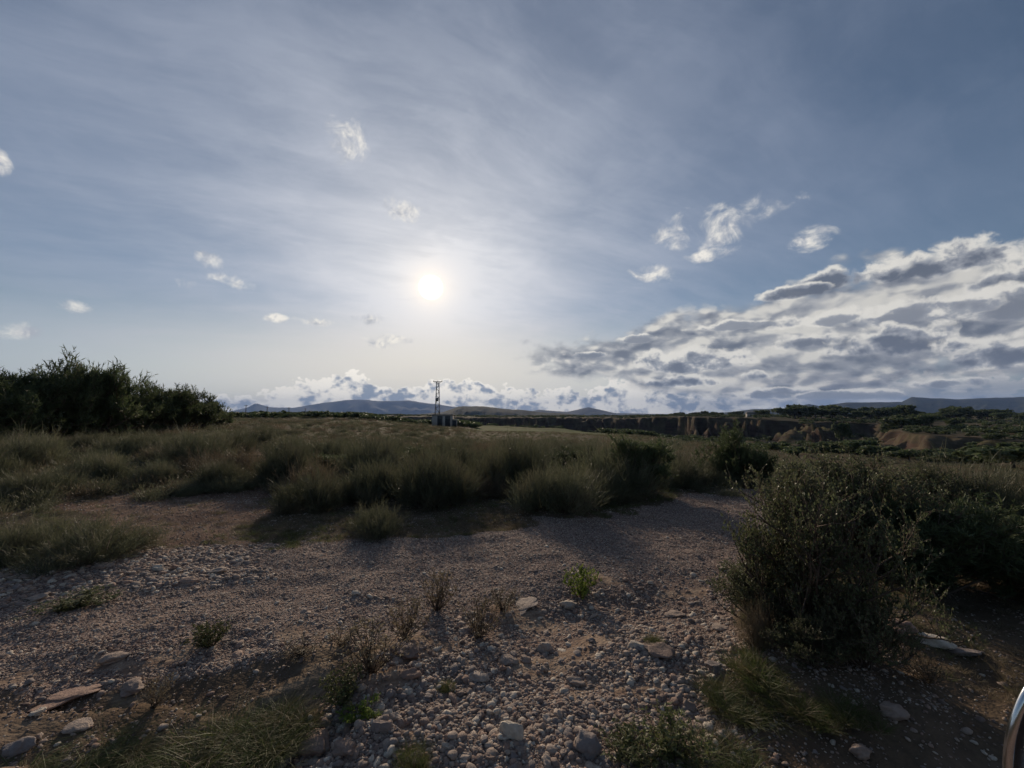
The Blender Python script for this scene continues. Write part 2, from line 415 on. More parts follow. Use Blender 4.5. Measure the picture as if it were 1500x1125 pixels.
MAT['grass_near'] = foliage_mat('fresh_grass', (.060, .085, .026), (.105, .125, .040), (.15, .13, .06), .3, 4)
MAT['sprig'] = foliage_mat('sprig_green', (.16, .22, .035), (.11, .17, .03), (.20, .22, .05), .45, 6)
MAT['twig'] = simple_mat('twig_bark', (.13, .095, .070), (.07, .05, .04), 9)
MAT['trunk'] = simple_mat('trunk_bark', (.085, .065, .05), (.05, .038, .03), 6)
MAT['steel'] = simple_mat('galvanised_steel', (.22, .23, .24), (.15, .155, .16), 3, .55, .6)
MAT['plaster'] = simple_mat('pale_plaster', (.42, .39, .35), (.34, .31, .28), .8, .9)
MAT['door'] = simple_mat('dark_door', (.045, .05, .055), (.03, .033, .036), 2, .7)
MAT['tile'] = simple_mat('roof_concrete', (.25, .23, .21), (.18, .165, .15), 1.5)
MAT['chrome'] = simple_mat('chrome', (.70, .70, .70), (.62, .62, .63), 30, .16, 1.0, .02)
MAT['mirror_glass'] = simple_mat('mirror_glass', (.10, .10, .105), (.06, .06, .065), 9, .22, 1.0, .03)
MAT['rubber'] = simple_mat('rubber', (.03, .03, .03), (.02, .02, .02), 20, .7)
MAT['wood'] = simple_mat('pole_wood', (.10, .08, .065), (.06, .05, .04), 3)

def stone_mat(name, pale=0.0):
    m, out = new_mat(name); co = objco(); rn = orand()
    rn2 = M('FRACT', rn * 7.31); rn3 = M('FRACT', rn * 23.7)
    c = mixc(rn, (.21, .148, .120), (.45, .365, .295)); c = mixc(sstep(rn2, .76, .84) * .7, c, (.33, .205, .15))
    c = mixc(sstep(rn3, .78, .9), c, (.23, .195, .18))
    c = mixc(sstep(rn3, .18, .12), c, (.56, .49, .40))
    n = noise(addv(co, scalec((1, 1, 1), rn * 50)), 2.2, 6, .62)
    c = mixc(sstep(n, .35, .75) * .45, c, (.15, .105, .085))
    fine = noise(co, 9, 4, .6)
    p = principled(c, .82, n * .7 + fine * .3, .35, .08, 0, .25); E.nt.links.new(p.outputs[0], out.inputs[0]); return m
MAT['stone'] = stone_mat('river_stone')

def ground_mat():
    m, out = new_mat('stony_earth'); P = geopos()
    at = E.nt.nodes.new('ShaderNodeAttribute'); at.attribute_name = 'zone'; zr, zg, zb = sep(E(at.outputs['Vector']))
    at2 = E.nt.nodes.new('ShaderNodeAttribute'); at2.attribute_name = 'land'; la, lb, lc = sep(E(at2.outputs['Vector']))
    n1 = noise(P, .9, 6, .6); n2 = noise(P, 14, 6, .65); n3 = noise(P, .11, 5, .6); n4 = noise(P, .02, 5, .6)
    earth = mixc(sstep(n1, .35, .65), (.150, .092, .066), (.215, .148, .108)); earth = mixc(sstep(n2, .4, .7) * .6, earth, (.085, .058, .048))
    v1 = voronoi(P, 42.0); vc = voronoi(P, 42.0, out=1); v2 = voronoi(P, 95.0); vc2 = voronoi(P, 95.0, out=1)
    g1, _, _ = sep(vc); g2, _, _ = sep(vc2)
    peb = mixc(g1, (.17, .115, .095), (.38, .30, .25)); peb2 = mixc(g2, (.15, .10, .082), (.33, .26, .22))
    gravel = mixc(sstep(v1, .42, .60), peb, mixc(sstep(v2, .4, .6), peb2, (.07, .05, .045)))
    near = mixc(clamp(zr + zg * .75), earth, gravel)
    xr, yr, zr_ = sep(P)
    rock = mixc(sstep(noise(vec(xr * .5 + yr * .25, yr * 2.6 - xr * 1.5, zr_ * 6), 5, 7, .7), .38, .62), (.34, .255, .185), (.19, .13, .095))
    near = mixc(zb, near, rock)
    olive = mixc(sstep(n3, .35, .65), (.050, .050, .028), (.088, .074, .048)); olive = mixc(sstep(n1, .5, .7) * .6, olive, (.12, .088, .064))
    olive = mixc(sstep(n4, .55, .68) * .6, olive, (.085, .10, .035))
    scrubf = voronoi(P, .16); olive = mixc(sstep(scrubf, .42, .25) * lc * .75, olive, (.028, .035, .018))
    c = mixc(la, near, olive)
    green = mixc(sstep(n3, .4, .6), (.065, .085, .024), (.085, .09, .034))
    c = mixc(lb, c, green)
    nz = sep(E(E.nt.nodes.new('ShaderNodeNewGeometry').outputs['Normal']))[2]
    xx, yy, zzz = sep(P)
    strat = noise(vec(xx * .02, yy * .02, zzz * .8), 1.0, 5, .6); flute = noise(vec(xx * .25, yy * .25, zzz * .03), 1.0, 5, .6)
    cliff = mixc(sstep(strat, .4, .6), (.036, .026, .021), (.066, .043, .033)); cliff = mixc(sstep(flute, .45, .62) * .7, cliff, (.055, .040, .030))
    steep = sstep(nz, .90, .72) * lc * sstep(noise(P, .07, 5, .6), .60, .44)
    c = mixc(steep, c, cliff)
    hgt = (1.0 - v1) * .6 + (1.0 - v2) * .3 + n2 * .5
    p = principled(c, 1.0, hgt, .7, .012, 0, .04); E.nt.links.new(p.outputs[0], out.inputs[0]); return m
MAT['ground'] = ground_mat()

# ------------------------------------------------------------------ ground sheet
def inpoly(px, py, poly):
    inside = np.zeros(px.shape, bool); n = len(poly); j = n - 1
    for i in range(n):
        xi, yi = poly[i]; xj, yj = poly[j]
        c = ((yi > py) != (yj > py)) & (px < (xj - xi) * (py - yi) / (yj - yi + 1e-9) + xi); inside ^= c; j = i
    return inside
TRACK = [(-1500,900),(-300,872),(0,842),(180,818),(300,806),(560,792),(700,776),(860,756),(1000,729),(1100,715),(1150,712),(1160,760),(1130,830),(1010,838),(860,852),(730,880),(610,925),(470,965),(340,1005),(200,1030),(-100,1060),(-1500,1500)]
BANK = [(1130,830),(1100,900),(1060,1000),(1010,1080),(900,1300),(900,4000),(200,4000),(250,1250),(420,1080),(600,925),(730,880),(860,852),(1010,838)]
EDGE = [(-800,850),(0,835),(150,812),(330,796),(420,800),(400,850),(250,868),(0,900),(-800,960)]
CLEAR = [(30,745),(240,735),(390,715),(400,760),(330,800),(170,800),(120,775)]        # bare earth patches among the scrub
CLEAR2 = [(340,652),(395,648),(400,684),(330,694)]
def zones(x, y):
    j = fbm(x * 1.3, y * 1.3, 3, 40)
    k = fbm(x * 1.3 + 9, y * 1.3, 3, 44)
    px, py = project(x, y, np.zeros_like(x))
    s = np.interp(y, [0, 3, 8, 20], [60, 45, 26, 8])
    px2, py2 = px + j * s * 1.5, py + k * s * .35
    front = y > .3
    tr = inpoly(px2, py2, TRACK) & front; bk = (inpoly(px2, py2, BANK) & front); ed = inpoly(px2, py2, EDGE) & front
    cl = (inpoly(px2, py2, CLEAR) | inpoly(px2, py2, CLEAR2)) & front
    behind = (~front) & (np.hypot(x, y) < 4)
    return tr, bk | behind, ed, cl
def rockmask(x, y):
    px, py = project(x, y, np.zeros_like(x))
    n = fbm(x * 1.6, y * 1.6, 3, 90)
    q = (y - .50 * x) * 1.9 + n * .8
    a = ss(np.abs(q - np.floor(q) - .5), .22, .12) * ss(n, .02, .25)
    a = a * (np.hypot(x, y) < 4.8) * ss(px, 980, 800) * ss(py, 880, 950)
    jx, jy = px + n * 40, py + n * 16
    for cx, cy, w, h, t in [(815, 965, 62, 15, -.38), (770, 898, 60, 14, .1), (610, 955, 60, 20, -.4), (440, 1010, 75, 24, -.45), (490, 985, 60, 16, -.45), (235, 1095, 90, 20, -.5), (575, 1010, 36, 14, -.3), (870, 935, 40, 10, -.1), (990, 860, 50, 8, 0), (30, 1110, 60, 16, -.3), (860, 850, 46, 7, 0), (930, 1010, 40, 10, -.2)]:
        u, v = (jx - cx) * math.cos(t) + (jy - cy) * math.sin(t), (jy - cy) * math.cos(t) - (jx - cx) * math.sin(t)
        a = np.maximum(a, ss(1 - (u / w) ** 2 - (v / h) ** 2, -.1, .35))
    return a
azs = np.concatenate([np.linspace(-180, -70, 40, endpoint=False), np.linspace(-70, 70, 640, endpoint=False), np.linspace(70, 180, 41)])
rs = np.concatenate([np.geomspace(.15, 1.4, 14, endpoint=False), np.geomspace(1.4, 120, 260, endpoint=False), np.geomspace(120, 520, 150, endpoint=False), np.geomspace(520, 14000, 60)])
A, Rr = np.meshgrid(np.radians(azs), rs); GX, GY = Rr * np.sin(A), Rr * np.cos(A); GZ = H(GX, GY)
nR, nA = GX.shape
V = np.stack([GX.ravel(), GY.ravel(), GZ.ravel()], 1)
V = np.vstack([V, [[0, 0, hz(0, .001)]]])
i, j = np.meshgrid(np.arange(nR - 1), np.arange(nA - 1), indexing='ij'); b0 = (i * nA + j).ravel()
Q = np.stack([b0, b0 + nA, b0 + nA + 1, b0 + 1], 1)[:, ::-1]
T = np.vstack([Q[:, [0, 1, 2]], Q[:, [0, 2, 3]]])
fan = np.stack([np.full(nA - 1, len(V) - 1), np.arange(nA - 1) + 1, np.arange(nA - 1)], 1)
T = np.vstack([T, fan])
me = mesh_np('ground', V, T, MAT['ground'], True)
g = link('ground', me); tag(g, kind='structure')
tr, bk, ed, cl = zones(V[:, 0], V[:, 1]); rk = rockmask(V[:, 0], V[:, 1]); rad = np.hypot(V[:, 0], V[:, 1])
zone = np.stack([np.clip(tr * 1.0 + ed, 0, 1), bk * 1.0, rk], 1).astype(np.float32)
azv = np.degrees(np.arctan2(V[:, 0], V[:, 1]))
open_ = ~(tr | bk | ed | cl)
land0 = open_ * np.interp(rad, [0, 4, 9], [.35, .5, .85])
yd = V[:, 1]
# the pale winding path to the right and the green field
pthx = np.interp(yd, [16, 22, 30, 38, 50, 70], [26, 30, 36, 40, 38, 44])
path = np.exp(-((V[:, 0] - pthx) / (1.3 + yd * .02)) ** 2) * (yd > 14) * (yd < 75)
land0 = land0 * (1 - path * (azv > 20))
field = ss(yd, 62, 75) * ss(yd, 225, 205) * ss(azv, -6.5, -4.5) * ss(azv, 17, 11)
land = np.stack([land0, field, np.interp(rad, [40, 110], [0, 1])], 1).astype(np.float32)
for nm, arr in (('zone', zone), ('land', land)):
    at = me.attributes.new(nm, 'FLOAT_VECTOR', 'POINT'); at.data.foreach_set('vector', arr.ravel())

# ------------------------------------------------------------------ mountains and hills
def hill_mat(name, c1, c2, sc):
    m, out = new_mat(name); P = geopos(); n = noise(P, sc, 7, .65); n2 = noise(P, sc * 6, 5, .6)
    c = mixc(sstep(n, .35, .65), c1, c2); c = mixc(sstep(n2, .4, .65) * .5, c, tuple(q * .5 for q in c1))
    p = principled(c, 1, n2, .8, 6.0, 0, .05); E.nt.links.new(p.outputs[0], out.inputs[0]); return m
MAT['hill'] = hill_mat('wooded_hill', (.028, .038, .022), (.060, .058, .036), .012)
MAT['mount'] = hill_mat('mountain_rock', (.035, .042, .040), (.06, .062, .055), .003)
def ridge(name, Y, pts, depth, seed, mat, rough=.06):
    pts = sorted(pts); pxs = np.linspace(pts[0][0], pts[-1][0], 420)
    tops = np.interp(pxs, [p[0] for p in pts], [p[1] for p in pts])
    x = (pxs - PX) / F * Y
    zt = EYE + (607 - tops) / F * Y
    n = 26; s = np.linspace(-1, 1, n)
    X = np.zeros((n, len(x))); Yv = np.zeros_like(X); Z = np.zeros_like(X)
    for k, t in enumerate(s):
        prof = (1 - abs(t)) ** .8
        X[k] = x * (1 + t * depth / Y); Yv[k] = Y + t * depth
        amp = (zt + 30)
        spur = fbm(x / depth * 3.0 + seed, np.full_like(x, t * 1.5), 5, seed)
        Z[k] = -30 + amp * np.clip(prof + spur * .30 * (1 - prof) * (prof > 0) + spur * rough * prof, 0, 1.3)
    V = np.stack([X.ravel(), Yv.ravel(), Z.ravel()], 1); m = len(x)
    i, j = np.meshgrid(np.arange(n - 1), np.arange(m - 1), indexing='ij'); b = (i * m + j).ravel()
    T = np.vstack([np.stack([b, b + 1, b + m + 1], 1), np.stack([b, b + m + 1, b + m], 1)])
    return tag(link(name, mesh_np(name, V, T, mat, True)), kind='structure')
ridge('mountain_range', 12000, [(-600,606),(-200,603),(150,604),(330,604),(362,597),(375,590),(395,596),(430,597),(470,590),(520,584),(560,587),(600,586),(640,592),(680,597),(740,600),(790,602),(1000,607)], 1500, 3, MAT['mount'], .03)
ridge('far_hills', 7000, [(560,612),(640,607),(760,605),(790,600),(830,603),(862,596),(905,606),(1000,606),(1040,604),(1200,604),(1500,606),(2200,606)], 900, 8, MAT['mount'], .03)
ridge('dark_hill', 2600, [(520,612),(600,608),(650,603),(672,595),(700,594),(730,597),(790,603),(850,607),(900,611),(960,616)], 420, 12, MAT['hill'], .04)
ridge('wooded_mesa', 4200, [(980,612),(1020,607),(1070,603),(1100,599),(1150,598),(1185,591),(1200,594),(1240,589),(1320,588),(1335,581),(1400,584),(1480,581),(1560,580),(1700,583),(2000,581),(2600,587)], 700, 21, MAT['hill'], .02)

# ------------------------------------------------------------------ plant meshes
rng = np.random.default_rng(7)
def unit(v): return v / (np.linalg.norm(v, axis=-1, keepdims=True) + 1e-9)
def ribbons(root, dirn, L, w, bend, segs=3, g=None):
    g = g or rng; N = len(root); side = unit(np.cross(dirn, unit(g.normal(size=(N, 3)))))
    V = np.zeros((N, segs * 2 + 1, 3))
    for k in range(segs + 1):
        t = k / segs; p = root + dirn * (L * t)[:, None] + bend * (L * t * t)[:, None]
        if k < segs:
            ww = (w * (1 - .55 * t))[:, None] * side; V[:, k * 2] = p - ww; V[:, k * 2 + 1] = p + ww
        else: V[:, -1] = p
    F0 = []
    for k in range(segs - 1): F0 += [(2*k, 2*k+1, 2*k+3), (2*k, 2*k+3, 2*k+2)]
    F0.append((2*segs-2, 2*segs-1, 2*segs))
    F0 = np.array(F0); T = (np.arange(N)[:, None, None] * (segs * 2 + 1) + F0[None]).reshape(-1, 3)
    return V.reshape(-1, 3), T
def sph(n, g, lo=.0, hi=1.0):           # directions with sin(elevation) between lo and hi
    u = g.uniform(lo, hi, n); a = g.uniform(0, 2 * np.pi, n); c = np.sqrt(1 - u * u); return np.stack([c * np.cos(a), c * np.sin(a), u], 1)
def broom(seed, n=13000, mat=None, thick=.0021):
    g = np.random.default_rng(seed)
    k = 13; cc = np.stack([g.normal(size=k) * .20, g.normal(size=k) * .20, np.zeros(k)], 1); hh = g.uniform(.45, 1.0, k) * (1 - .35 * np.minimum(np.hypot(cc[:, 0], cc[:, 1]) / .5, 1))
    which = g.integers(0, k, n); d = sph(n, g, .12, 1.0); d[:, :2] *= .85; d = unit(d)
    # stems bunch along a few hundred twigs so that gaps open between the sprays
    nt_ = 420; td = sph(nt_, g, .12, 1.0); td[:, :2] *= .85; td = unit(td); tw = g.integers(0, k, nt_); ti = g.integers(0, nt_, n)
    td = td + np.array((0, 0, .15)); td = unit(td); lt = g.uniform(.55, 1.0, nt_)
    root = cc[tw[ti]] + td[ti] * (g.uniform(.12, 1, n) ** .75 * .80 * lt[ti] * hh[tw[ti]])[:, None] + g.normal(size=(n, 3)) * .022
    root[:, 2] = np.abs(root[:, 2])
    d2 = unit(td[ti] * .8 + g.normal(size=(n, 3)) * .42 + np.array((0, 0, .30)))
    L = g.uniform(.07, .20, n) * (.5 + .5 * hh[tw[ti]])
    V, T = ribbons(root, d2, L, g.uniform(.6, 1.2, n) * thick, g.normal(size=(n, 3)) * .12, 2, g)
    sc_ = np.array((.5 / np.percentile(np.hypot(V[:, 0], V[:, 1]), 93),) * 2 + (1 / np.percentile(V[:, 2], 98),)); V = V * sc_
    s = MB()
    for q in range(0, nt_, 4):
        c = cc[tw[q]]; e = c + td[q] * .8 * lt[q] * hh[tw[q]]
        s.tube([c * .5 * sc_, (c * .55 + e * .45) * sc_, e * sc_], [.006, .004, .0015], 3)
    return mesh_np('broom_foliage', V, T, mat), s.mesh('broom_stems', MAT['twig'])
def leafy(seed, nmain=22, nleaf=36000, mat=None, leaf=.011, aspect=.42, spread=.9, up=.55, levels=3, tuft=False, kids=5):
    """a woody shrub about one unit high: stems fork outwards, leaves or needle tufts sit on the outer twigs"""
    g = np.random.default_rng(seed); s = MB(); tips = []
    def grow(p, d, L, r, lv):
        pts = [p]; dd = d.copy(); n = 4
        for k in range(n):
            dd = unit(dd + g.normal(size=3) * .16 + np.array((0, 0, .07))); pts.append(pts[-1] + dd * L / n)
        pts = np.array(pts); s.tube(pts, np.linspace(r, r * .45, n + 1), 3 if lv else 5)
        if lv >= 1: tips.append(pts)
        if lv < levels:
            for q in range(kids if lv else kids + 1):
                t = g.uniform(.3, 1.0); i = min(int(t * n), n - 1); b = pts[i] + (pts[i + 1] - pts[i]) * (t * n - i)
                grow(b, unit(dd * .6 + sph(1, g, -.15, 1)[0] * .9), L * g.uniform(.42, .68), r * .5, lv + 1)
    for m in range(nmain):
        d = sph(1, g, up, 1.0)[0]; d[:2] *= spread; grow(np.array((g.normal() * .04, g.normal() * .04, 0)), unit(d), g.uniform(.36, .58), .014, 0)
    tp = np.array(tips); k = g.integers(0, len(tp), nleaf); t = g.uniform(0.1, 1, nleaf) * 4; i = np.minimum(t.astype(int), 3); f = (t - i)[:, None]
    P = tp[k, i] * (1 - f) + tp[k, i + 1] * f; ax = unit(tp[k, i + 1] - tp[k, i])
    if tuft:
        d = unit(ax * .9 + g.normal(size=(nleaf, 3)) * .55 + np.array((0, 0, .15)))
        V, T = ribbons(P, d, g.uniform(.6, 1.3, nleaf) * leaf * 3.2, np.full(nleaf, leaf * .26), g.normal(size=(nleaf, 3)) * .1, 2, g)
    else:
        d = unit(ax * .4 + g.normal(size=(nleaf, 3)) * .8 + np.array((0, 0, .2))); L = g.uniform(.6, 1.3, nleaf)[:, None] * leaf
        sd_ = unit(np.cross(d, unit(g.normal(size=(nleaf, 3))))) * L * aspect; nn = np.cross(d, sd_) * .18
        V = np.stack([P, P + d * L * .5 + sd_ + nn, P + d * L * 1.1, P + d * L * .5 - sd_ + nn], 1).reshape(-1, 3)
        q = np.arange(nleaf)[:, None] * 4; T = np.vstack([q + np.array((0, 1, 2)), q + np.array((0, 2, 3))])
        T = T.reshape(2, nleaf, 3).transpose(1, 0, 2).reshape(-1, 3)
    z = max(V[:, 2].max(), 1e-3); V = V / z
    Vs = np.vstack(s.V) / z
    return mesh_np('shrub_foliage', V, T, mat), mesh_np('shrub_stems', Vs, np.vstack(s.T), MAT['twig'])
def grass_tuft(seed, n, mat, h=1.0, spread=.55, w=.012, rad=.12, subs=0):
    g = np.random.default_rng(seed); a = g.uniform(0, 2 * np.pi, n); rr = np.sqrt(g.uniform(0, 1, n)) * rad
    root = np.stack([rr * np.cos(a), rr * np.sin(a), np.zeros(n)], 1)
    if subs:
        ca_, cr_ = g.uniform(0, 6.28, subs), np.sqrt(g.uniform(0, 1, subs)) * rad; k_ = g.integers(0, subs, n)
        root = root * .18 + np.stack([cr_ * np.cos(ca_), cr_ * np.sin(ca_), ca_ * 0], 1)[k_]; h = h * g.uniform(.45, 1.0, subs)[k_]
    d = unit(np.stack([np.cos(a) * g.uniform(0, spread, n), np.sin(a) * g.uniform(0, spread, n), np.ones(n)], 1))
    L = g.uniform(.4, 1.0, n) * h; b = np.stack([np.cos(a), np.sin(a), -np.ones(n)], 1) * g.uniform(.05, .35, n)[:, None]
    V, T = ribbons(root, d, L, g.uniform(.6, 1, n) * w, b, 3, g); return mesh_np('tuft', V, T, mat)
def weed(seed, mat, n=9, leaves=160, dryh=1.0, leaf=.05):
    g = np.random.default_rng(seed); s = MB(); P = []
    for k in range(n):
        d = sph(1, g, .55, 1)[0]; p = np.array((g.normal() * .03, g.normal() * .03, 0)); pts = [p]
        for q in range(5): d = unit(d + g.normal(size=3) * .14 + np.array((0, 0, .1))); pts.append(pts[-1] + d * .19 * g.uniform(.7, 1.1))
        s.tube(pts, np.linspace(.010, .004, 6), 3); P += pts[1:]
        for q in range(7):
            i = g.integers(1, 5); e = unit(d * .5 + sph(1, g, -.1, 1)[0]); b0_ = pts[i]; b1 = b0_ + e * g.uniform(.1, .25)
            s.tube([b0_, (b0_ + b1) / 2 + g.normal(size=3) * .01, b1], [.004, .003, .002], 3); P += [b1, (b0_ + b1) / 2]
    P = np.array(P); k = g.integers(0, len(P), leaves); d = unit(g.normal(size=(leaves, 3)) + np.array((0, 0, .6)))
    V, T = ribbons(P[k] + g.normal(size=(leaves, 3)) * .01, d, g.uniform(.5, 1.2, leaves) * leaf, np.full(leaves, leaf * .16), g.normal(size=(leaves, 3)) * .2, 2, g)
    return mesh_np('weed_leaves', V, T, mat), s.mesh('weed_stems', MAT['twig'])
def far_crown(seed, mat, n=1500, flat=.8, ls=.075):
    g = np.random.default_rng(seed); k = 14; c = np.stack([g.normal(size=k) * .24, g.normal(size=k) * .24, g.uniform(.38, .82, k)], 1); rr = g.uniform(.14, .27, k)
    w = g.integers(0, k, n); d = unit(g.normal(size=(n, 3))); P = c[w] + d * (rr[w] * g.uniform(.5, 1.05, n))[:, None]
    P[:, 2] = np.maximum(P[:, 2] * flat + (1 - flat), .12)
    a = unit(g.normal(size=(n, 3))); b = unit(np.cross(a, unit(g.normal(size=(n, 3))))); L = g.uniform(.5, 1.2, n)[:, None] * ls
    V = np.stack([P - a * L, P + b * L * .7, P + a * L, P - b * L * .7], 1).reshape(-1, 3); q = np.arange(n)[:, None] * 4
    T = np.vstack([q + np.array((0, 1, 2)), q + np.array((0, 2, 3))]).reshape(2, n, 3).transpose(1, 0, 2).reshape(-1, 3)
    s = MB(); s.tube([(0, 0, -.03), (.01, 0, .2), (-.01, .01, .55)], [.045, .035, .02], 6)
    for q2 in range(5): s.tube([(0, 0, .25 + .04 * q2), c[q2] * .6 + np.array((0, 0, .1)), c[q2]], [.018, .012, .006], 4)
    return mesh_np('tree_crown', V, T, mat), s.mesh('tree_trunk', MAT['trunk'])
BROOM = [broom(100 + i, mat=MAT['broom']) for i in range(4)]
BROOM_DRY = [broom(120 + i, 7000, mat=MAT['broom_dry'], thick=.0022) for i in range(3)]
BIGLEAF = [leafy(200 + i, mat=MAT['leaf'], kids=5, leaf=.014, up=.12, spread=1.15, nmain=24, nleaf=36000) for i in range(2)]
DARK = [leafy(220 + i, 16, 30000, MAT['dark'], leaf=.017, tuft=True, spread=1.0, up=.35, kids=5) for i in range(3)]
FARTREE = [far_crown(300 + i, MAT['dark']) for i in range(4)]
def plant(name, pair, x, y, w, h, label, cat, group=None, parts=('foliage', 'stem'), rz=None, sink=.02):
    e = bpy.data.objects.new(name, None); COL.objects.link(e); e.empty_display_size = .2
    e.location = (x, y, hz(x, y) - sink); e.rotation_euler = (0, 0, rng.uniform(0, 6.28) if rz is None else rz); e.scale = (w, w, h)
    tag(e, label, cat, group)
    for nm, m in zip(parts, pair): link(nm, m, e)
    return e
def at_px(name, pairs, cx, by, w, top, label, cat='bush', group=None, k=None, hf=1.0, **kw):
    x, y = ground(cx, by); wm = w / F * y; z = hz(x, y); h = (EYE + (607 - top) / F * y) - z
    h *= hf
    p = pairs[(k if k is not None else rng.integers(0, len(pairs)))]
    return plant(name, p, x, y + wm * .3, wm, max(h * .86, .08), label, cat, group, **kw)

ORD = ['nearest', 'second nearest', 'third nearest', 'fourth nearest', 'fifth nearest', 'sixth nearest', 'seventh nearest', 'eighth nearest', 'ninth nearest', 'tenth nearest', 'eleventh nearest', 'twelfth nearest', 'thirteenth nearest', 'fourteenth nearest', 'fifteenth nearest', 'sixteenth nearest', 'seventeenth nearest', 'eighteenth nearest', 'nineteenth nearest', 'twentieth nearest']
def name_by_landmark(items, marks):
    cells = {}
    for o, px, py, base in items:
        best = min(marks, key=lambda m: math.hypot(m[0] - px, (m[1] - py) * 1.6)); dx_, dy_ = px - best[0], (py - best[1]) * 1.6
        sd_ = ('to the right of' if dx_ > 0 else 'to the left of') if abs(dx_) > abs(dy_) else ('in front of' if dy_ > 0 else 'behind')
        cells.setdefault((base, sd_, best[2]), []).append((math.hypot(dx_, dy_), o))
    for (base, sd_, mk), lst in cells.items():
        lst.sort(key=lambda q: q[0])
        for k, (_, o) in enumerate(lst):
            o['label'] = '%s, %s %s %s' % (base, ORD[k], sd_, mk) if k < len(ORD) else '%s, farther off %s %s' % (base, sd_, mk)
# dark wooded thicket on the rise at the left
TL = [(-150,16,515,3.6),(-75,17,522,3.4),(-10,18,533,3.3),(48,20,520,3.0),(84,21.5,500,3.3),(120,23,517,2.8),(152,24,516,2.7),(186,26,545,2.9),(216,29,549,3.0),(243,31,556,3.0),(270,34,560,3.0),(296,37,562,2.9),(318,42,584,3.0),(20,27,528,4),(100,30,530,4),(170,33,556,4)]
TD = ['half outside the left edge, behind the thicket', 'on the far left edge of the dark thicket', 'broad and low at the left end of the thicket', 'second tall crown in from the left end', 'tallest of the dark thicket, with bare twigs on top', 'just right of the tallest one in the thicket', 'with a tufted top standing clear against the sky', 'lower, where the thicket top steps down', 'middle of the falling thicket line', 'rounded, fourth from the right end of the thicket', 'third from the right end of the thicket', 'last tall one near the right end of the thicket', 'lowest and last at the right end of the thicket', 'behind the thicket near its left end', 'behind the tallest part of the thicket', 'behind the step in the thicket']
for (px, Yd, tp, w), dsc in zip(TL, TD):
    Yd *= .74; w *= .80
    x = (px - PX) / F * Yd; z = hz(x, Yd); h = EYE + (607 - tp) / F * Yd - z
    plant('small_tree', DARK[rng.integers(0, 3)], x, Yd, w * 1.15, h, 'dark evergreen shrubby tree, ' + dsc, 'tree', 'dark trees of the left thicket', parts=('crown', 'trunk'))
# named bushes along the track
BL = [(628,748,125,652,'b','round feathery bush at the track edge below the pylon'),
      (545,792,90,737,'b','small low bush nearest the gravel, left of the round feathery bush'),
      (520,742,110,672,'b','soft grey-green bush left of the round feathery bush'),
      (430,752,100,684,'b','pale green bush beside the bare earth patch'),
      (405,698,60,655,'b','small round dark bush by the upper bare patch'),
      (815,755,120,668,'b','wide broom bush at the bend, left part of the big clump'),
      (890,742,110,676,'b','broom bush in the middle of the clump on the bend'),
      (945,728,90,640,'d','tall dark bush at the right end of the clump on the bend'),
      (1062,712,80,668,'b','low broom bush in front of the tall dark bush past the bend'),
      (1092,716,85,622,'d','tall dark rounded bush where the track leaves the view'),
      (80,838,170,752,'b','wide grassy bush at the left edge above the cobbles'),
      (-20,835,120,745,'b','grassy bush cut by the left edge of the view'),
      (15,735,90,682,'b','dark low bush at the left edge below the thicket'),
      (232,668,60,632,'b','small round bush at the foot of the thicket slope'),
      (255,728,60,704,'b','flat little bush on the near side of the slope'),
      (330,722,60,694,'b','small bush between the slope and bare patch'),
      (360,655,60,622,'b','light bush at the right foot of the thicket'),
      (715,735,75,690,'y','dry brownish bush between the round bush and the clump'),
      (745,700,80,655,'y','tan dry bush behind the grassy gap'),
      (690,690,70,648,'b','grey-green bush behind the round feathery bush'),
      (1010,690,70,655,'y','dry bush between the dark bushes past the bend')]
for cx, by, w, tp, kd, lb in BL:
    prs = {'b': BROOM, 'd': DARK, 'y': BROOM_DRY}[kd]
    at_px('broom_bush' if kd != 'd' else 'evergreen_bush', prs, cx, by, w, tp, lb, 'bush', hf=1.35 if kd == 'd' else .88 if by < 800 else .80)
# big leafy shrubs at the right
RB = [(1225,955,180,700,'L',0,'big small-leaved shrub overhanging the right edge of the gravel'),
      (1310,850,170,668,'L',1,'tall leafy shrub behind the big one at right, rising highest'),
      (1195,800,85,705,'L',0,'leafy shrub at the back left of the big right-hand shrub'),
      (1430,900,200,745,'D',0,'dense dark shrub filling the shade at right'),
      (1430,790,140,690,'L',1,'leafy shrub behind the dense dark one at right'),
      (1500,800,190,712,'b',0,'broom bush cut by the right edge of the view'),
      (1590,900,260,760,'D',1,'dark shrub just past the right edge of the view'),
      (1150,850,50,795,'y',0,'thin dry bush leaning over the track edge from the big shrub'),
      (1125,955,50,885,'y',1,'low twiggy brown bush at the left foot of the big shrub'),
      (1290,1000,90,880,'L',1,'lower leafy shrub at the right foot of the big shrub'),
      (1150,930,105,815,'L',1,'low leafy shrub filling the left foot of the big shrub'),
      (1215,1000,90,905,'L',0,'lowest leafy shrub in front of the big shrub'),
      (1390,860,130,745,'L',0,'leafy shrub in front of the dense dark one')]
for cx, by, w, tp, kd, k, lb in RB:
    at_px({'L': 'leafy_shrub', 'D': 'evergreen_bush', 'b': 'broom_bush', 'y': 'broom_bush'}[kd], {'L': BIGLEAF, 'D': DARK, 'b': BROOM, 'y': BROOM_DRY}[kd], cx, by, w, tp, lb, 'bush', k=k, hf=1.38)

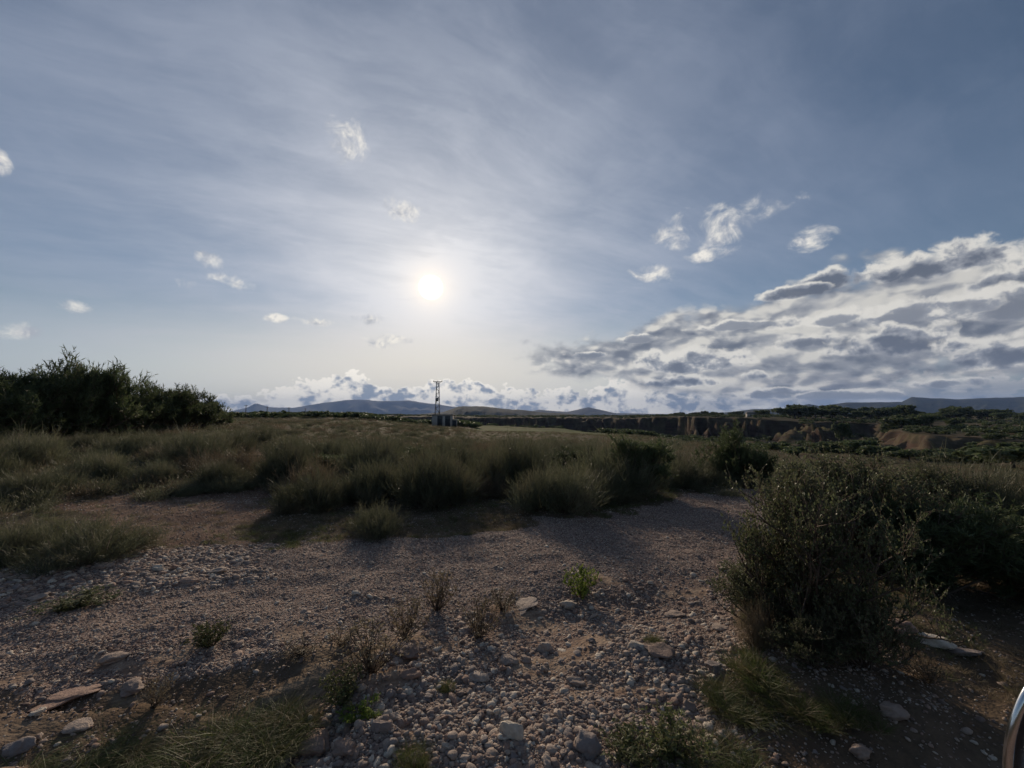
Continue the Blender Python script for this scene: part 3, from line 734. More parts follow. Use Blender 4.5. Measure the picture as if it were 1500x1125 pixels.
# scrub of separate bushes between the track and the skyline
BUSHLOW = 0; BUSHES = []; placed = []; cnt = 0; tries = 0
g2 = np.random.default_rng(55)
while cnt < 200 and tries < 9000:
    tries += 1
    Yd = math.exp(g2.uniform(math.log(8.0), math.log(75))); px = g2.uniform(-150, 1650) ; x = (px - PX) / F * Yd
    X1, Y1 = np.array([x]), np.array([Yd]); t_, b_, e_, c_ = zones(X1, Y1)
    if t_[0] or b_[0] or e_[0] or c_[0] or zones(X1, Y1 - .5)[0][0]: continue
    if 20 < Yd < 75 and abs(x - np.interp(Yd, [16, 22, 30, 38, 50, 70], [26, 30, 36, 40, 38, 44])) < 2.2: continue
    if px < 420 and Yd < 24 and g2.uniform() < .72: continue
    w = g2.uniform(.9, 2.1) * np.interp(Yd, [8, 20, 75], [.85, 1.15, 1.8])
    if any((x - a) ** 2 + (Yd - b) ** 2 < (.47 * (w + c)) ** 2 for a, b, c in placed): continue
    if 680 < px < 940 and Yd > 30: continue
    placed.append((x, Yd, w)); cnt += 1
    u = g2.uniform(); side = 'left' if px < 420 else ('middle' if px < 1000 else 'right')
    where = {'left': 'on the slope below the dark thicket', 'middle': 'in the scrub between the track and the pylon', 'right': 'in the scrub running down to the ravine'}[side]
    if u < .58: prs, nm, lab, h = BROOM, 'broom_bush', 'grey-green feathery bush ', w * g2.uniform(.46, .80)
    elif u < .76: prs, nm, lab, h = BROOM_DRY, 'broom_bush', 'dry brownish bush ', w * g2.uniform(.34, .56)
    else: prs, nm, lab, h = DARK, 'evergreen_bush', 'small dark green bush ', w * g2.uniform(.45, .6)
    h = min(h, EYE - hz(x, Yd) - np.interp(px, [0, 330, 450, 900, 1000, 1100], [32, 28, 38, 42, 56, 88]) / F * Yd)
    if h < .22: BUSHLOW += 1; cnt -= 1; continue
    ob = plant(nm, prs[g2.integers(0, len(prs))], x, Yd, w, h, lab + where, 'bush', 'bushes ' + where)
    qx, qy = project(x, Yd, ob.location.z); BUSHES.append((ob, float(qx), float(qy), lab.strip()))

name_by_landmark(BUSHES, [(628,720,'the round feathery bush'),(520,700,'the soft grey-green bush'),(430,730,'the pale green bush'),(815,720,'the wide broom bush'),(945,690,'the tall dark bush'),
   (1092,680,'the dark bush ending the track'),(641,622,'the lattice pylon'),(320,640,'the right end of the thicket'),(100,650,'the tallest of the thicket'),(15,710,'the dark low left bush'),(80,790,'the wide grassy bush'),
   (382,615,'the lone round skyline tree'),(1300,680,'the tall right-hand shrub'),(1420,690,'the pale winding path'),(1232,655,'the narrow cypress-like tree'),(1500,700,'the right edge broom bush'),(800,630,'the green field strip'),(745,690,'the tan dry bush')])
# ------------------------------------------------------------------ scattered stuff by geometry nodes
def hidden_coll(name, meshes):
    c = bpy.data.collections.new(name)
    for k, m in enumerate(meshes): c.objects.link(bpy.data.objects.new('%s_%02d' % (name, k), m))
    return c
def scatter(name, P, rot, scl, idx, meshes, label=None):
    me = bpy.data.meshes.new(name); me.vertices.add(len(P)); me.vertices.foreach_set('co', np.asarray(P, np.float32).ravel())
    for nm, arr in (('rot', rot), ('scl', scl)):
        a = me.attributes.new(nm, 'FLOAT_VECTOR', 'POINT'); a.data.foreach_set('vector', np.asarray(arr, np.float32).ravel())
    a = me.attributes.new('idx', 'INT', 'POINT'); a.data.foreach_set('value', np.asarray(idx, np.int32))
    o = link(name, me); tag(o, kind='stuff')
    if label: o['label'] = label
    ng = bpy.data.node_groups.new(name + '_scatter', 'GeometryNodeTree')
    ng.interface.new_socket('Geometry', in_out='INPUT', socket_type='NodeSocketGeometry'); ng.interface.new_socket('Geometry', in_out='OUTPUT', socket_type='NodeSocketGeometry')
    gi, go = ng.nodes.new('NodeGroupInput'), ng.nodes.new('NodeGroupOutput')
    ci = ng.nodes.new('GeometryNodeCollectionInfo'); ci.inputs[0].default_value = hidden_coll(name + '_piece', meshes); ci.inputs[1].default_value = True; ci.inputs[2].default_value = True
    ip = ng.nodes.new('GeometryNodeInstanceOnPoints'); ip.inputs['Pick Instance'].default_value = True
    def na(nm, ty):
        n = ng.nodes.new('GeometryNodeInputNamedAttribute'); n.data_type = ty; n.inputs[0].default_value = nm; return n.outputs[0]
    ng.links.new(gi.outputs[0], ip.inputs['Points']); ng.links.new(ci.outputs[0], ip.inputs['Instance'])
    ng.links.new(na('idx', 'INT'), ip.inputs['Instance Index']); ng.links.new(na('rot', 'FLOAT_VECTOR'), ip.inputs['Rotation']); ng.links.new(na('scl', 'FLOAT_VECTOR'), ip.inputs['Scale'])
    ng.links.new(ip.outputs[0], go.inputs[0])
    o.modifiers.new('scatter', 'NODES').node_group = ng
    return o

import bmesh
def stone_mesh(seed, sub, rough=.28, flat=.62, ang=0.0):
    bm = bmesh.new(); bmesh.ops.create_icosphere(bm, subdivisions=sub, radius=1); V = np.array([v.co for v in bm.verts]); T = np.array([[v.index for v in f.verts] for f in bm.faces]); bm.free()
    g = np.random.default_rng(seed)
    cuts = unit(g.normal(size=(9, 3))); lim = g.uniform(.62, .95, 9)
    for c, l in zip(cuts, lim):           # planes worn into the lump
        dd = V @ c; over = np.maximum(dd - l, 0); V = V - over[:, None] * c * (.75 + ang * .25)
    n = fbm(V[:, 0] * 1.1 + seed, V[:, 1] * 1.1 + V[:, 2] * .9, 3, seed); V = V * (1 + n[:, None] * rough)
    V[:, 0] *= g.uniform(1.0, 1.35); V[:, 2] *= flat * g.uniform(.8, 1.2)
    return mesh_np('stone', V, T, MAT['stone'], True)
PEB = [stone_mesh(400 + k, 2) for k in range(9)]
PEB_S = [stone_mesh(430 + k, 1, .2) for k in range(6)]
BIG = [stone_mesh(460 + k, 4, .30, .66, 1.0) for k in range(7)]

g3 = np.random.default_rng(99)
def polar_pts(n, r0, r1, a0=-62, a1=62, pw_=0.0):
    # density on the ground falls with distance as r**-(1+pw_)
    u = g3.uniform(size=n); r = np.exp(np.log(r0) + u * (np.log(r1) - np.log(r0))) if pw_ == 1.0 else r0 + u * (r1 - r0)
    a = np.radians(g3.uniform(a0, a1, n)); return r * np.sin(a), r * np.cos(a), r
def make_stones():
    out = []
    x, y, r = polar_pts(540000, 1.15, 17.0, -60, 60, pw_=1.0)
    tr, bk, ed, cl = zones(x, y); rk = rockmask(x, y)
    px, py = project(x, y, np.zeros_like(x))
    patch = fbm(x * 1.4, y * 1.4, 4, 21)
    p = np.where(tr, .95 - .25 * ss(patch, .2, .5), np.where(bk, .92 - .3 * ss(-patch, .1, .4), np.where(ed, .85, np.where(cl, .30, .10 + .25 * ss(patch, .05, .4)))))
    p = p * (1 - rk * .85) * np.where(bk, 1 - .55 * ss(patch, .25, .5), 1)
    keep = g3.uniform(size=len(x)) < p
    x, y, r, tr, bk, ed = [q[keep] for q in (x, y, r, tr, bk, ed)]; n = len(x)
    base = np.where(bk, .0043, np.where(ed, .0072, .0044)); s = base * np.exp(g3.normal(size=n) * np.where(bk | ed, .70, .50))
    lo = .0012 * r                       # nothing smaller than about a pixel
    s = np.maximum(s, lo * g3.uniform(.8, 1.3, n)); s = np.minimum(s, .028)
    return x, y, s
x, y, s = make_stones(); n = len(x)
z = H(x, y) + s * g3.uniform(-.25, .22, n)
rot = np.stack([g3.normal(size=n) * .3, g3.normal(size=n) * .3, g3.uniform(0, 6.28, n)], 1)
scl = s[:, None] * g3.uniform(.8, 1.2, (n, 3))
small = s * 1 / np.hypot(x, y) < .0036
scatter('gravel', np.stack([x, y, z], 1)[~small], rot[~small], scl[~small], g3.integers(0, len(PEB), (~small).sum()), PEB)
scatter('fine_gravel', np.stack([x, y, z], 1)[small], rot[small], scl[small], g3.integers(0, len(PEB_S), small.sum()), PEB_S)

# hero stones: px, py of the base, width, height in pixels, what it looks like
HS = [(748,1085,34,40,'pale elongated stone tilted on the gravel, largest near the bottom middle'),
      (862,1108,40,36,'dark brown rounded stone at the bottom, right of the pale elongated one'),
      (798,958,22,22,'smooth round brown cobble beside the sandy patch'),
      (747,975,26,16,'pale round cobble left of the smooth brown one'),
      (770,972,18,14,'grey cobble between the pale and brown ones'),
      (835,892,26,16,'dark flat-topped stone below the green sprig'),
      (968,962,44,16,'grey flat stone beside a small grass tuft'),
      (936,952,22,15,'squarish brown stone left of the grey flat one'),
      (1332,934,42,30,'large rounded boulder in the shade under the dark shrub'),
      (1378,952,44,22,'low brown boulder right of the rounded one in the shade'),
      (1422,964,44,12,'thin pale slab sticking out of the shaded bank'),
      (1318,1056,34,32,'pale triangular stone in the shade at bottom right'),
      (1270,1116,30,26,'pale stone at the bottom edge, right of the grassy bank'),
      (1050,985,24,14,'light oval stone at the foot of the grassy bank'),
      (845,1005,24,14,'sandy coloured flat stone in the middle of the bank'),
      (765,897,56,12,'broad low sandstone slab across the middle gravel', .35),
      (700,1000,30,14,'buff angular stone left of the grey cobbles'),
      (590,965,40,20,'buff slab with a weed beside it'),
      (455,1108,46,32,'brown block at the bottom edge beside the grass clump'),
      (500,1115,34,24,'greyish block right of the brown one at the bottom edge'),
      (575,1060,24,20,'yellowish cobble below the green plant'),
      (555,1075,26,22,'pink cobble beside the yellowish one'),
      (85,1040,76,22,'large weathered slab lying flat at lower left', .5),
      (185,1022,34,16,'brown wedge stone right of the large slab'),
      (160,978,34,16,'flat triangular stone on the track at left'),
      (105,1075,36,12,'pale slab below the large weathered one'),
      (15,1105,36,22,'pale stone at the bottom left corner'),
      (45,880,30,12,'pale flat cobble at the left end of the cobble row'),
      (228,838,18,14,'rounded pale stone in the cobble row at left'),
      (252,836,14,12,'small round stone right of the rounded pale one'),
      (272,858,26,12,'oval cobble nearest the track in the cobble row'),
      (310,842,28,12,'grey flat cobble at the right end of the cobble row'),
      (210,844,12,10,'dark cobble left of the rounded pale one'),
      (148,832,20,10,'whitish stone at the foot of the grassy bush'),
      (35,850,18,12,'round stone in front of the grassy bush at left'),
      (600,995,26,16,'pale cobble below the dry weeds'),
      (685,930,20,12,'grey cobble behind the dry grass tuft'),
      (345,965,22,10,'light flat stone in the middle of the track'),
      (990,905,30,8,'thin flat stone at the right side of the bank'),
      (1060,925,26,9,'pale flat stone by the foot of the big shrub'),
      (195,695,24,8,'pinkish stone on the slope below the thicket')]
def stone_at(px, py, w, h, label, k, flat=1.0):
    group = None
    x, y = ground(px, py); d = math.hypot(y, EYE) if py > 800 else y; wm = w / F * y * .92 * .5; hm = h / F * y * .50 * flat
    o = link('stone', BIG[k % len(BIG)], None, (x, y + wm * .5, hz(x, y + wm * .5) + hm * .28), (g3.normal() * .12, g3.normal() * .12, g3.uniform(-.5, .5) + (3.14 if g3.uniform() < .5 else 0)), (wm * .92, wm * g3.uniform(.7, .95), hm * 1.1))
    return tag(o, label, 'stone', group)
for k, a in enumerate(HS): stone_at(*a[:5], k, *a[5:])
COB = []; cn = 0; tries = 0; spots = []
while cn < 250 and tries < 6000:
    tries += 1
    px, py = g3.uniform(0, 1120), g3.uniform(800, 1124)
    x, y = ground(px, py, 12); zt = zones(np.array([x]), np.array([y]))
    if not (zt[1][0] or zt[2][0]) and g3.uniform() > .12: continue
    s = min(.0120 * math.exp(abs(g3.normal()) * .50), .036)
    if any((x - a) ** 2 + (y - b) ** 2 < (s + c) ** 2 for a, b, c in spots): continue
    spots.append((x, y, s)); cn += 1
    if zt[2][0]: lb, gr = 'pale cobble in the cobble row along the left side of the track', 'cobbles along the left side of the track'
    elif zt[1][0]: lb, gr = 'fist-sized rounded cobble lying on the gravel bank', 'cobbles of the gravel bank'
    else: lb, gr = 'loose cobble lying on the fine gravel of the track', 'loose cobbles on the track'
    o = link('cobble', BIG[cn % len(BIG)], None, (x, y, hz(x, y) + s * .25), (g3.normal() * .2, g3.normal() * .2, g3.uniform(0, 6.28)), (s, s * g3.uniform(.7, 1), s * g3.uniform(.75, 1.05)))
    tag(o, lb, 'stone', gr); COB.append((o, px, py, {'cobbles along the left side of the track': 'pale cobble', 'cobbles of the gravel bank': 'rounded cobble', 'loose cobbles on the track': 'loose cobble'}[gr]))

SHORT = {748:'the pale elongated stone',862:'the dark brown rounded stone',798:'the smooth round brown cobble',835:'the dark flat-topped stone',968:'the grey flat stone',1050:'the light oval stone',845:'the sandy flat stone',765:'the low sandstone slab',
   700:'the buff angular stone',590:'the buff slab',455:'the brown block',575:'the yellowish cobble',85:'the large weathered slab',185:'the brown wedge stone',160:'the flat triangular stone',15:'the pale corner stone',45:'the pale flat cobble',
   228:'the rounded pale stone',310:'the grey flat cobble',345:'the light flat track stone',990:'the thin flat stone',1060:'the pale flat shrub-foot stone',35:'the round grassy-bush stone'}
name_by_landmark(COB, [(q[0], q[1], SHORT[q[0]]) for q in HS if q[0] in SHORT] + [(850,870,'the yellow-green sprig'),(700,920,'the tan dry weed'),(640,890,'the highest twiggy weed'),(330,1080,'the large grass clump'),(605,1090,'the narrow upright tuft')])
# grass and herbs: stuff
TUFT = [grass_tuft(500 + k, 60, MAT['grass'], 1, 1.0, .014, .35) for k in range(3)] + [grass_tuft(510 + k, 54, MAT['grass_dry'], 1, .9, .012, .3) for k in range(3)]
BR_S = [broom(520 + k, 700, MAT['broom'], .006)[0] for k in range(2)] + [broom(530, 600, MAT['broom_dry'], .006)[0]]
x, y, r = polar_pts(70000, 3.5, 130.0, pw_=1.0)
tr, bk, ed, cl = zones(x, y); pt = fbm(x * .6, y * .6, 4, 71)
keep = ~(tr | bk | ed) & (g3.uniform(size=len(x)) < np.where(cl, .12, .35 + .65 * ss(pt, -.2, .3)))
fld = (y > 62) & (y < 225) & (np.degrees(np.arctan2(x, y)) > -5) & (np.degrees(np.arctan2(x, y)) < 14); keep &= ~fld
x, y, r = x[keep], y[keep], r[keep]; n = len(x)
h = np.interp(r, [3, 8, 30, 130], [.05, .08, .14, .42]) * g3.uniform(.5, 1.4, n)
dry = fbm(x * .35, y * .35, 3, 83) + g3.normal(size=n) * .3 > -.12
idx = np.where(dry, 3, 0) + g3.integers(0, 3, n)
scatter('grass', np.stack([x, y, H(x, y) - .01], 1), np.stack([g3.normal(size=n) * .1, g3.normal(size=n) * .1, g3.uniform(0, 6.28, n)], 1), h[:, None] * np.array((1.3, 1.3, 1.0)), idx, TUFT)
x, y, r = polar_pts(5000, 9, 170.0, pw_=1.0)
tr, bk, ed, cl = zones(x, y); keep = ~(tr | bk | ed | cl); fld = (y > 62) & (y < 225) & (np.degrees(np.arctan2(x, y)) > -5) & (np.degrees(np.arctan2(x, y)) < 14); keep &= ~fld
keep &= ~((y > 14) & (np.abs(x - np.interp(y, [16, 22, 30, 38, 50, 70], [26, 30, 36, 40, 38, 44])) < 2.0) & (x > 20) & (y < 75))
x, y, r = x[keep], y[keep], r[keep]; n = len(x); w = g3.uniform(.5, 1.2, n) * np.interp(r, [9, 40, 170], [.7, 1.0, 2.0]); a_ = np.degrees(np.arctan2(x, y)); w = np.where((a_ > -7) & (a_ < 17) & (y > 28), w * .35, w)
scatter('scrub_undergrowth', np.stack([x, y, H(x, y) - .02], 1), np.stack([np.zeros(n), np.zeros(n), g3.uniform(0, 6.28, n)], 1), np.stack([w, w, w * .36], 1), g3.integers(0, 3, n), BR_S)
# far scrub over the plateau and canyon: bushes too many and too small to tell apart
x, y, r = polar_pts(15000, 110, 900, -60, 60, pw_=1.0)
z = H(x, y); dzv = np.abs(H(x + 1.5, y) - z) + np.abs(H(x, y + 1.5) - z)
pt = fbm(x / 45, y / 45, 3, 15); a_ = np.degrees(np.arctan2(x, y)); fld = (y > 62) & (y < 215) & (a_ > -5) & (a_ < 13)
keep = (dzv < 1.6) & ~fld & (g3.uniform(size=len(x)) < .25 + ss(pt, 0, .4)); x, y, z, r = x[keep], y[keep], z[keep], r[keep]; n = len(x)
FARB = [far_crown(340 + k, MAT['dark'], 140, .7, .14)[0] for k in range(3)]
w = g3.uniform(1.2, 3.2, n) * np.interp(r, [110, 900], [.8, 1.5])
scatter('far_scrub', np.stack([x, y, z - w * .12], 1), np.stack([np.zeros(n), np.zeros(n), g3.uniform(0, 6.28, n)], 1), np.stack([w * 1.3, w * 1.3, w * .85], 1), g3.integers(0, 3, n), FARB)

# ------------------------------------------------------------------ foreground plants
WG = [weed(600 + k, MAT['sprig'], 14, 1100, leaf=.10) for k in range(2)]
WD = [weed(610 + k, MAT['grass_dry'], 26, 700, leaf=.07) for k in range(3)]
WM = [weed(620 + k, MAT['grass'], 24, 1600, leaf=.09) for k in range(2)]
GT = [(grass_tuft(630 + k, 2000, MAT['grass_near'], .8, 1.0, .0050, .50, 22), grass_tuft(640 + k, 420, MAT['grass_dry'], 1.0, .9, .004, .50, 16)) for k in range(2)]
def fp(cx, by, w, tp, pairs, name, label, cat, parts):
    x, y = ground(cx, by); wm = w / F * y; h = (by - tp) / F * y * (.55 if cat == 'grass clump' else .92)
    plant(name, pairs[rng.integers(0, len(pairs))], x, y, wm * 1.05, max(h, .05), label, cat, None, parts, sink=.005)
LS = ('leaves', 'stem'); BS = ('green_blades', 'dry_blades')
for a in [(850,878,44,822,WG,'sprig','bright yellow-green leafy sprig standing alone in the gravel','plant',LS),
          (640,895,50,828,WD,'dry_weed','dry twiggy weed highest up the gravel, left of the green sprig','plant',LS),
          (592,935,60,870,WD,'dry_weed','brown twiggy weed left of the dry grass tuft','plant',LS),
          (700,935,60,868,WD,'dry_weed','tan dry weed with upright stems in the middle of the gravel','plant',LS),
          (545,985,90,905,WD,'dry_weed','bushy brown dry weed above the green plant','plant',LS),
          (735,895,50,862,WD,'dry_weed','small brown weed behind the sandstone slab','plant',LS),
          (310,948,45,905,WM,'weed','dark little weed on the track at left','plant',LS),
          (120,890,80,868,WM,'weed','flat dark weed spreading on the track at far left','plant',LS),
          (225,1040,40,990,WD,'dry_weed','thin dry weed beside the brown wedge stone','plant',LS),
          (505,1035,55,975,WM,'weed','green plant with upright dry stalks below the bushy weed','plant',LS),
          (530,1058,50,1030,WG,'sprig','low bright green plant right beside the upright stalks','plant',LS),
          (330,1122,130,1020,GT,'grass_clump','large green grass clump at the bottom, left of middle','grass clump',BS),
          (250,1110,110,1035,GT,'grass_clump','grass clump merging into the left of the largest clump','grass clump',BS),
          (400,1075,90,1015,GT,'grass_clump','grassy tuft at the upper right of the largest clump','grass clump',BS),
          (605,1120,40,1040,GT,'grass_clump','narrow upright tuft at the bottom, left of the pale stone','grass clump',BS),
          (655,1010,18,972,GT,'grass_clump','tiny tuft among the grey cobbles','grass clump',BS),
          (956,945,22,905,GT,'grass_clump','small upright tuft behind the grey flat stone','grass clump',BS),
          (70,1122,120,1072,GT,'grass_clump','dry green clump at the bottom left corner','grass clump',BS),
          (160,1110,90,1070,GT,'grass_clump','low clump between the corner and the largest clump','grass clump',BS),
          (440,960,60,935,WD,'dry_weed','low dry weed at the edge of the eroded ledge','plant',LS),
          (500,945,50,915,WD,'dry_weed','faded weed above the eroded ledge','plant',LS),
          (1120,990,80,905,GT,'grass_clump','tall green grass at the foot of the big shrub','grass clump',BS),
          (1180,1040,70,970,GT,'grass_clump','dark grass in front of the big shrub','grass clump',BS),
          (1085,1030,80,965,GT,'grass_clump','grass clump at the edge of the gravel, below the big shrub','grass clump',BS),
          (990,1115,90,1050,WM,'weed','low leafy weeds at the bottom right of the gravel','plant',LS),
          (1050,1120,90,1045,GT,'grass_clump','grass clump at the bottom, right of the leafy weeds','grass clump',BS),
          (930,1122,80,1080,WM,'weed','small dark weeds at the bottom edge','plant',LS),
          (1250,1050,60,985,GT,'grass_clump','shaded grass beside the pale triangular stone','grass clump',BS),
          (1360,1000,60,955,WD,'dry_weed','pale dead stalks in the shade by the boulders','plant',LS)]:
    fp(*a)

# ------------------------------------------------------------------ pylon, hut and poles
def depth_pos(px, Yd): return (px - PX) / F * Yd
Yp = 100.0; xp = depth_pos(641, Yp)
zg = hz(xp, Yp)
py_ = bpy.data.objects.new('lattice_pylon', None); COL.objects.link(py_); py_.location = (xp, Yp, zg); tag(py_, 'tall grey lattice pylon with a cross arm beside the small hut', 'pylon')
Hh = EYE + (607 - 559) / F * Yp - zg
def wdt(z): return np.interp(z, [0, Hh], [.62, .28])
for sx_ in (-1, 1):
    for sy_ in (-1, 1):
        m = MB(); m.tube([(sx_ * wdt(0), sy_ * wdt(0), -.3), (sx_ * wdt(Hh), sy_ * wdt(Hh), Hh)], .055, 4); m.build('leg', MAT['steel'], py_)
nb = 13
for k in range(nb):
    z0, z1 = Hh * k / nb, Hh * (k + 1) / nb; a0, a1 = wdt(z0), wdt(z1); q = 1 if k % 2 else -1; m = MB()
    for s_ in (-1, 1):
        m.tube([(-q * a0, s_ * a0, z0), (q * a1, s_ * a1, z1)], .035, 4); m.tube([(s_ * a0, q * a0, z0), (s_ * a1, -q * a1, z1)], .035, 4)
    m.build('brace', MAT['steel'], py_)
m = MB(); m.tube([(-1.15, 0, Hh), (1.15, 0, Hh)], .085, 4); m.build('cross_arm', MAT['steel'], py_)
m = MB(); m.tube([(-.9, 0, Hh), (0, 0, Hh - .7), (.9, 0, Hh)], .045, 4); m.build('arm_brace', MAT['steel'], py_)
for q in (-1.05, 0, 1.05):
    m = MB(); m.tube([(q, 0, Hh + .02), (q, 0, Hh + .12), (q, 0, Hh + .2), (q, 0, Hh + .3)], [.05, .09, .05, .07], 8); m.build('insulator', MAT['door'], py_)
m = MB(); m.box(-.28, .28, -.75, -.45, Hh * .55, Hh * .55 + .9); m.build('switch_box', MAT['steel'], py_)
ht = bpy.data.objects.new('utility_hut', None); COL.objects.link(ht); xh = depth_pos(652, Yp - 1.5); ht.location = (xh, Yp - 3, hz(xh, Yp - 3)); tag(ht, 'small pale flat-roofed hut with two dark doors by the pylon', 'hut')
m = MB(); m.box(-2.9, 2.0, 0, 2.6, -.6, 2.75); m.build('wall', MAT['plaster'], ht)
m = MB(); m.box(-3.05, 2.15, -.15, 2.75, 2.753, 2.95); m.build('roof', MAT['tile'], ht)
for c in (-.95, .95):
    m = MB(); m.box(c - .62, c + .62, -.05, .03, -.1, 2.55); dr_ = m.build('door', MAT['door'], ht)
    m = MB(); m.box(c + .42, c + .47, -.10, -.052, 1.0, 1.2); m.build('handle', MAT['steel'], dr_)
    m = MB(); [m.box(c - .5, c + .5, -.075, -.052, 1.9 + q * .12, 1.95 + q * .12) for q in range(4)]; m.build('vent', MAT['steel'], dr_)
bx_ = bpy.data.objects.new('meter_cabinet', None); COL.objects.link(bx_); xb = depth_pos(666, Yp - 3); bx_.location = (xb, Yp - 3, hz(xb, Yp - 3)); tag(bx_, 'low grey cabinet with a white cap at the right side of the hut', 'cabinet')
m = MB(); m.box(-.55, .55, 0, .8, -.3, 1.7); m.build('body', MAT['steel'], bx_)
m = MB(); m.box(-.62, .62, -.07, .87, 1.703, 1.95); m.build('cap', MAT['plaster'], bx_)
m = MB(); m.box(-.45, .45, -.03, -.002, 0, 1.55); m.build('door', MAT['door'], bx_)
for k, (px, tp, Yd) in enumerate([(361,596,150),(424,599,190),(448,600,230),(392,598,170)]):
    x = depth_pos(px, Yd); z = hz(x, Yd); h = EYE + (607 - tp) / F * Yd - z + .8
    o = bpy.data.objects.new('utility_pole', None); COL.objects.link(o); o.location = (x, Yd, z)
    tag(o, ['wooden line pole just right of the dark thicket', 'wooden line pole midway between thicket and pylon', 'farthest wooden line pole on the left skyline', 'wooden line pole beside the lone round tree'][k], 'pole', 'line poles on the left skyline')
    m = MB(); m.tube([(0, 0, -.3), (0, 0, h)], [.16, .11], 6); m.build('post', MAT['wood'], o)
    m = MB(); m.box(-.7, .7, -.06, .06, h - .4, h - .28); m.build('cross_arm', MAT['wood'], o)
def ftree(px, Yd, hpx, wpx, label, group=None, name='tree', prs=None):
    x = depth_pos(px, Yd); h = hpx / F * Yd; w = wpx / F * Yd
    prs = prs or FARTREE
    return plant(name, prs[rng.integers(0, len(prs))], x, Yd, w * 1.2, h, label, 'tree', group, ('crown', 'trunk'), sink=h * .04)
ftree(382, 120, 13, 20, 'lone round dark tree on the left skyline')
ftree(1330, 300, 24, 30, 'tallest broad-crowned tree on the right plateau')
ftree(1232, 150, 34, 12, 'narrow dark cypress-like tree standing in the canyon')
ftree(1120, 330, 12, 13, 'small round tree by the white house on the plateau')
ftree(1395, 190, 14, 16, 'round lone tree on the cliff top at right')
g4 = np.random.default_rng(12)
for c0, c1, n_, Y0, Y1, h0, h1, dsc in [(1155,1225,13,300,350,15,22,'in the dark row left of the tallest tree'), (1230,1320,14,290,360,12,20,'in the straggling row beside the tallest tree'), (1345,1380,3,330,380,8,12,'by the long shed right of the tallest tree'),
                              (1392,1455,12,300,340,13,21,'in the dark grove at far right'), (1020,1110,12,350,520,5,8,'in the sparse line on the left of the plateau'), (1300,1360,12,170,205,14,22,'on the slope below the plateau edge'),
                              (900,1020,9,470,600,4,6,'scattered along the skyline over the dark cliff'), (1460,1560,8,250,330,10,14,'at the right end of the plateau')]:
    for k, c_ in enumerate(sorted(g4.uniform(c0, c1, n_))):
        ftree(c_, g4.uniform(Y0, Y1), g4.uniform(h0, h1), g4.uniform(h0, h1) * 1.15, 'dark round-crowned tree, ' + ['first','second','third','fourth','fifth','sixth','seventh','eighth','ninth','tenth','eleventh','twelfth','thirteenth','fourteenth'][k] + ' from left ' + dsc, 'trees ' + dsc)
for px, Yd, w, h, tx in [(1130,62,26,16,'below the round dark bush beyond the bend'),(1165,48,34,20,'first in the ravine right of the bend'),(1190,70,22,20,'in the ravine in front of the cliff'),(1215,90,20,22,'left of the narrow cypress-like tree'),(1250,85,30,24,'right of the narrow cypress-like tree'),
      (1275,70,34,24,'in the middle of the ravine'),(1300,100,24,18,'below the broken bank'),(1325,60,30,20,'above the bend of the pale path'),(1360,80,26,16,'behind the pale path'),(1405,60,40,20,'right of the pale path'),(1440,48,46,26,'near the right edge above the path'),(1475,40,60,34,'at the right edge of the ravine'),(1490,75,36,22,'farther off at the right edge'),(1150,95,22,14,'at the foot of the long cliff')]:
    ftree(px, Yd, h, w, 'bushy dark green shrub ' + tx, 'shrubs in the ravine', 'ravine_shrub')
# far houses
def house(px, Yd, wpx, hpx, label, lit=True):
    x = depth_pos(px, Yd); w = wpx / F * Yd; h = hpx / F * Yd; z = hz(x, Yd)
    o = bpy.data.objects.new('house', None); COL.objects.link(o); o.location = (x, Yd, z + .2); o.rotation_euler = (0, 0, .15); tag(o, label, 'house')
    m = MB(); m.box(-w / 2, w / 2, 0, w * .5, -1.5, h * .7); m.build('wall', MAT['plaster'], o)
    a = h * .7 + .003; V = [(-w*.54, -.4, a), (w*.54, -.4, a), (w*.54, w*.25, h*1.15), (-w*.54, w*.25, h*1.15), (-w*.54, w*.54, a), (w*.54, w*.54, a)]
    T_ = [(0,1,2),(0,2,3),(3,2,5),(3,5,4),(0,3,4),(1,5,2),(0,4,5),(0,5,1)]
    link('roof', mesh_np('roof', V, T_, MAT['tile']), o)
    m = MB(); m.box(-w * .3, -w * .15, -.05, .02, .3, h * .5); m.build('window', MAT['door'], o)
    m = MB(); m.box(w * .1, w * .25, -.05, .02, -.2, h * .5); m.build('door', MAT['door'], o)
house(1101, 330, 12, 7, 'small white house on the left of the plateau')
house(1346, 390, 30, 6, 'long low pale shed behind the tallest tree')

# ------------------------------------------------------------------ motorbike whose mirror shows in the corner
mb = bpy.data.objects.new('motorbike', None); COL.objects.link(mb); mb.location = (.93, .30, 0); mb.location.z = hz(.93, .3)
tag(mb, 'chrome-rimmed mirror of a parked vehicle cutting into the bottom right corner', 'motorbike')
c = np.array((1475 + 152, 1122)); d = ray(*c); Yc = .33; mc = np.array((d[0] / d[1] * Yc, Yc, EYE + d[2] / d[1] * Yc)) - np.array(mb.location)
th = np.linspace(0, 2 * np.pi, 96, endpoint=False)
vw = np.array((0, -CP, -SP)); sidev = np.array((1., 0, 0)); upv = np.cross(sidev, -vw)
ra, rb = .080, .098
def ringp(a, b, off): return mc + sidev * (np.cos(th) * a)[:, None] + upv * (np.sin(th) * b)[:, None] - unit(ray(*c)) * off
mir = bpy.data.objects.new('mirror', None); COL.objects.link(mir); mir.parent = mb
m = MB(); m.tube(ringp(ra, rb, 0), .0028, 12, True); m.build('rim', MAT['chrome'], mir, True)
m = MB(); r1, r2 = ringp(ra - .004, rb - .004, -.004), ringp(.001, .001, -.002)
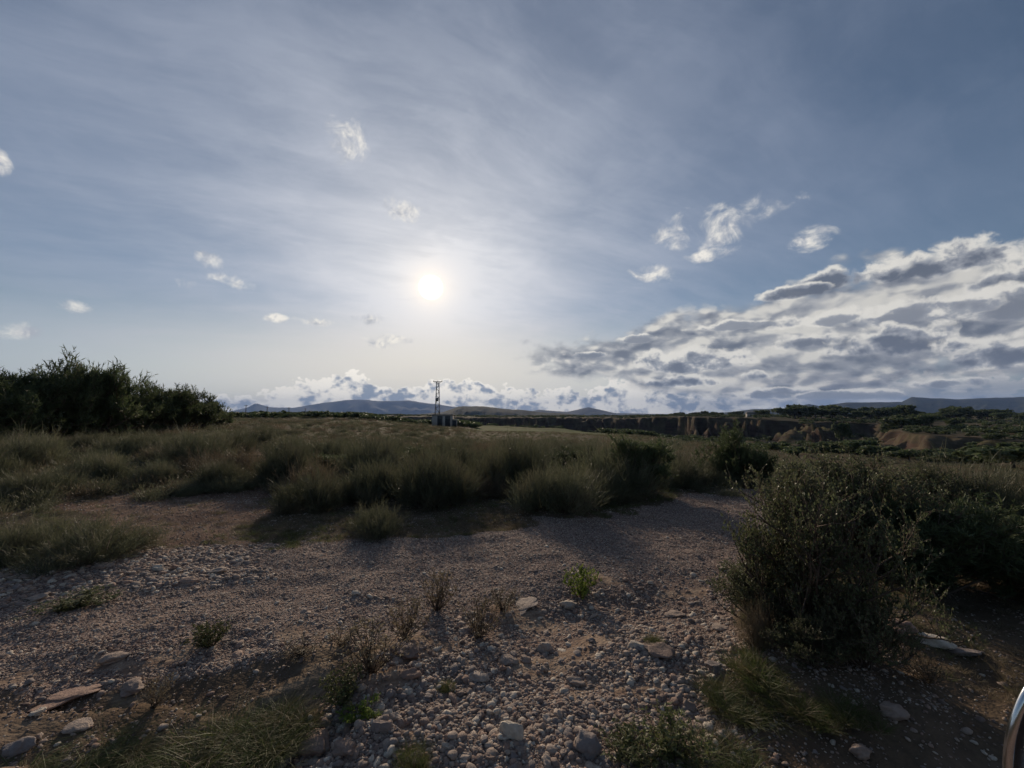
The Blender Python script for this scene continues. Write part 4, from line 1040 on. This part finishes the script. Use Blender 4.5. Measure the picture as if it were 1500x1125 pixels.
rings = [ringp(ra - .0015 - q, rb - .0015 - q, -o_) for q, o_ in ((0, 0), (.004, .004), (.008, .0045), (.010, .009), (.013, .010), (.04, .009), (.084, .008))]
def lathe(rings, name, mat, parent):
    V = np.vstack(rings); n = len(th); T = []
    for i in range(len(rings) - 1):
        for j in range(n): a_, b_ = i * n + j, i * n + (j + 1) % n; T += [(a_, b_, b_ + n), (a_, b_ + n, a_ + n)]
    return link(name, mesh_np(name, V, T, mat, True), parent)
lathe(rings, 'glass', MAT['mirror_glass'], mir)
lathe([ringp(ra * math.cos(t), rb * math.cos(t), -.006 - .045 * math.sin(t)) for t in np.linspace(0, 1.5, 10)], 'housing', MAT['chrome'], mir)
m = MB(); m.tube([mc - vw * .05, mc + np.array((.05, -.05, -.12)), np.array((.0, .0, 1.02))], .007, 8); m.build('mirror_stem', MAT['chrome'], mb, True)
m = MB(); m.tube([(-.06, -.02, .98), (.0, 0, 1.02), (.2, .1, 1.04), (.45, .1, 1.0), (.70, .0, 1.0)], .012, 8); m.build('handlebar', MAT['chrome'], mb, True)
for q in (.27, .43):
    m = MB(); m.tube([(q, .08, .98), (q, .42, .33)], .022, 8); m.build('fork', MAT['chrome'], mb, True)
t2 = np.linspace(0, 2 * np.pi, 36, endpoint=False)
wh = bpy.data.objects.new('wheel', None); COL.objects.link(wh); wh.parent = mb
m = MB(); m.tube(np.stack([np.full(36, .35), .42 + .27 * np.cos(t2), .33 + .27 * np.sin(t2)], 1), .05, 10, True); m.build('tyre', MAT['rubber'], wh, True)
m = MB(); m.tube(np.stack([np.full(36, .35), .42 + .22 * np.cos(t2), .33 + .22 * np.sin(t2)], 1), .016, 8, True)
for q in t2[::3]: m.tube([(.35, .42, .33), (.35, .42 + .22 * math.cos(q), .33 + .22 * math.sin(q))], .003, 4)
m.build('rim', MAT['chrome'], wh, True)
# ------------------------------------------------------------------ air
m, out = new_mat('haze_air')
pvn = E.nt.nodes.new('ShaderNodeVolumePrincipled'); pvn.inputs['Color'].default_value = (.38, .57, 1.0, 1); pvn.inputs['Density'].default_value = 5.5e-5; pvn.inputs['Anisotropy'].default_value = 0.0
E.nt.links.new(pvn.outputs[0], out.inputs['Volume'])
hb = MB(); hb.box(-21000, 21000, -14500, 14600, -46, 520); tag(hb.build('haze', m), kind='stuff')
print('objects', len(bpy.data.objects))
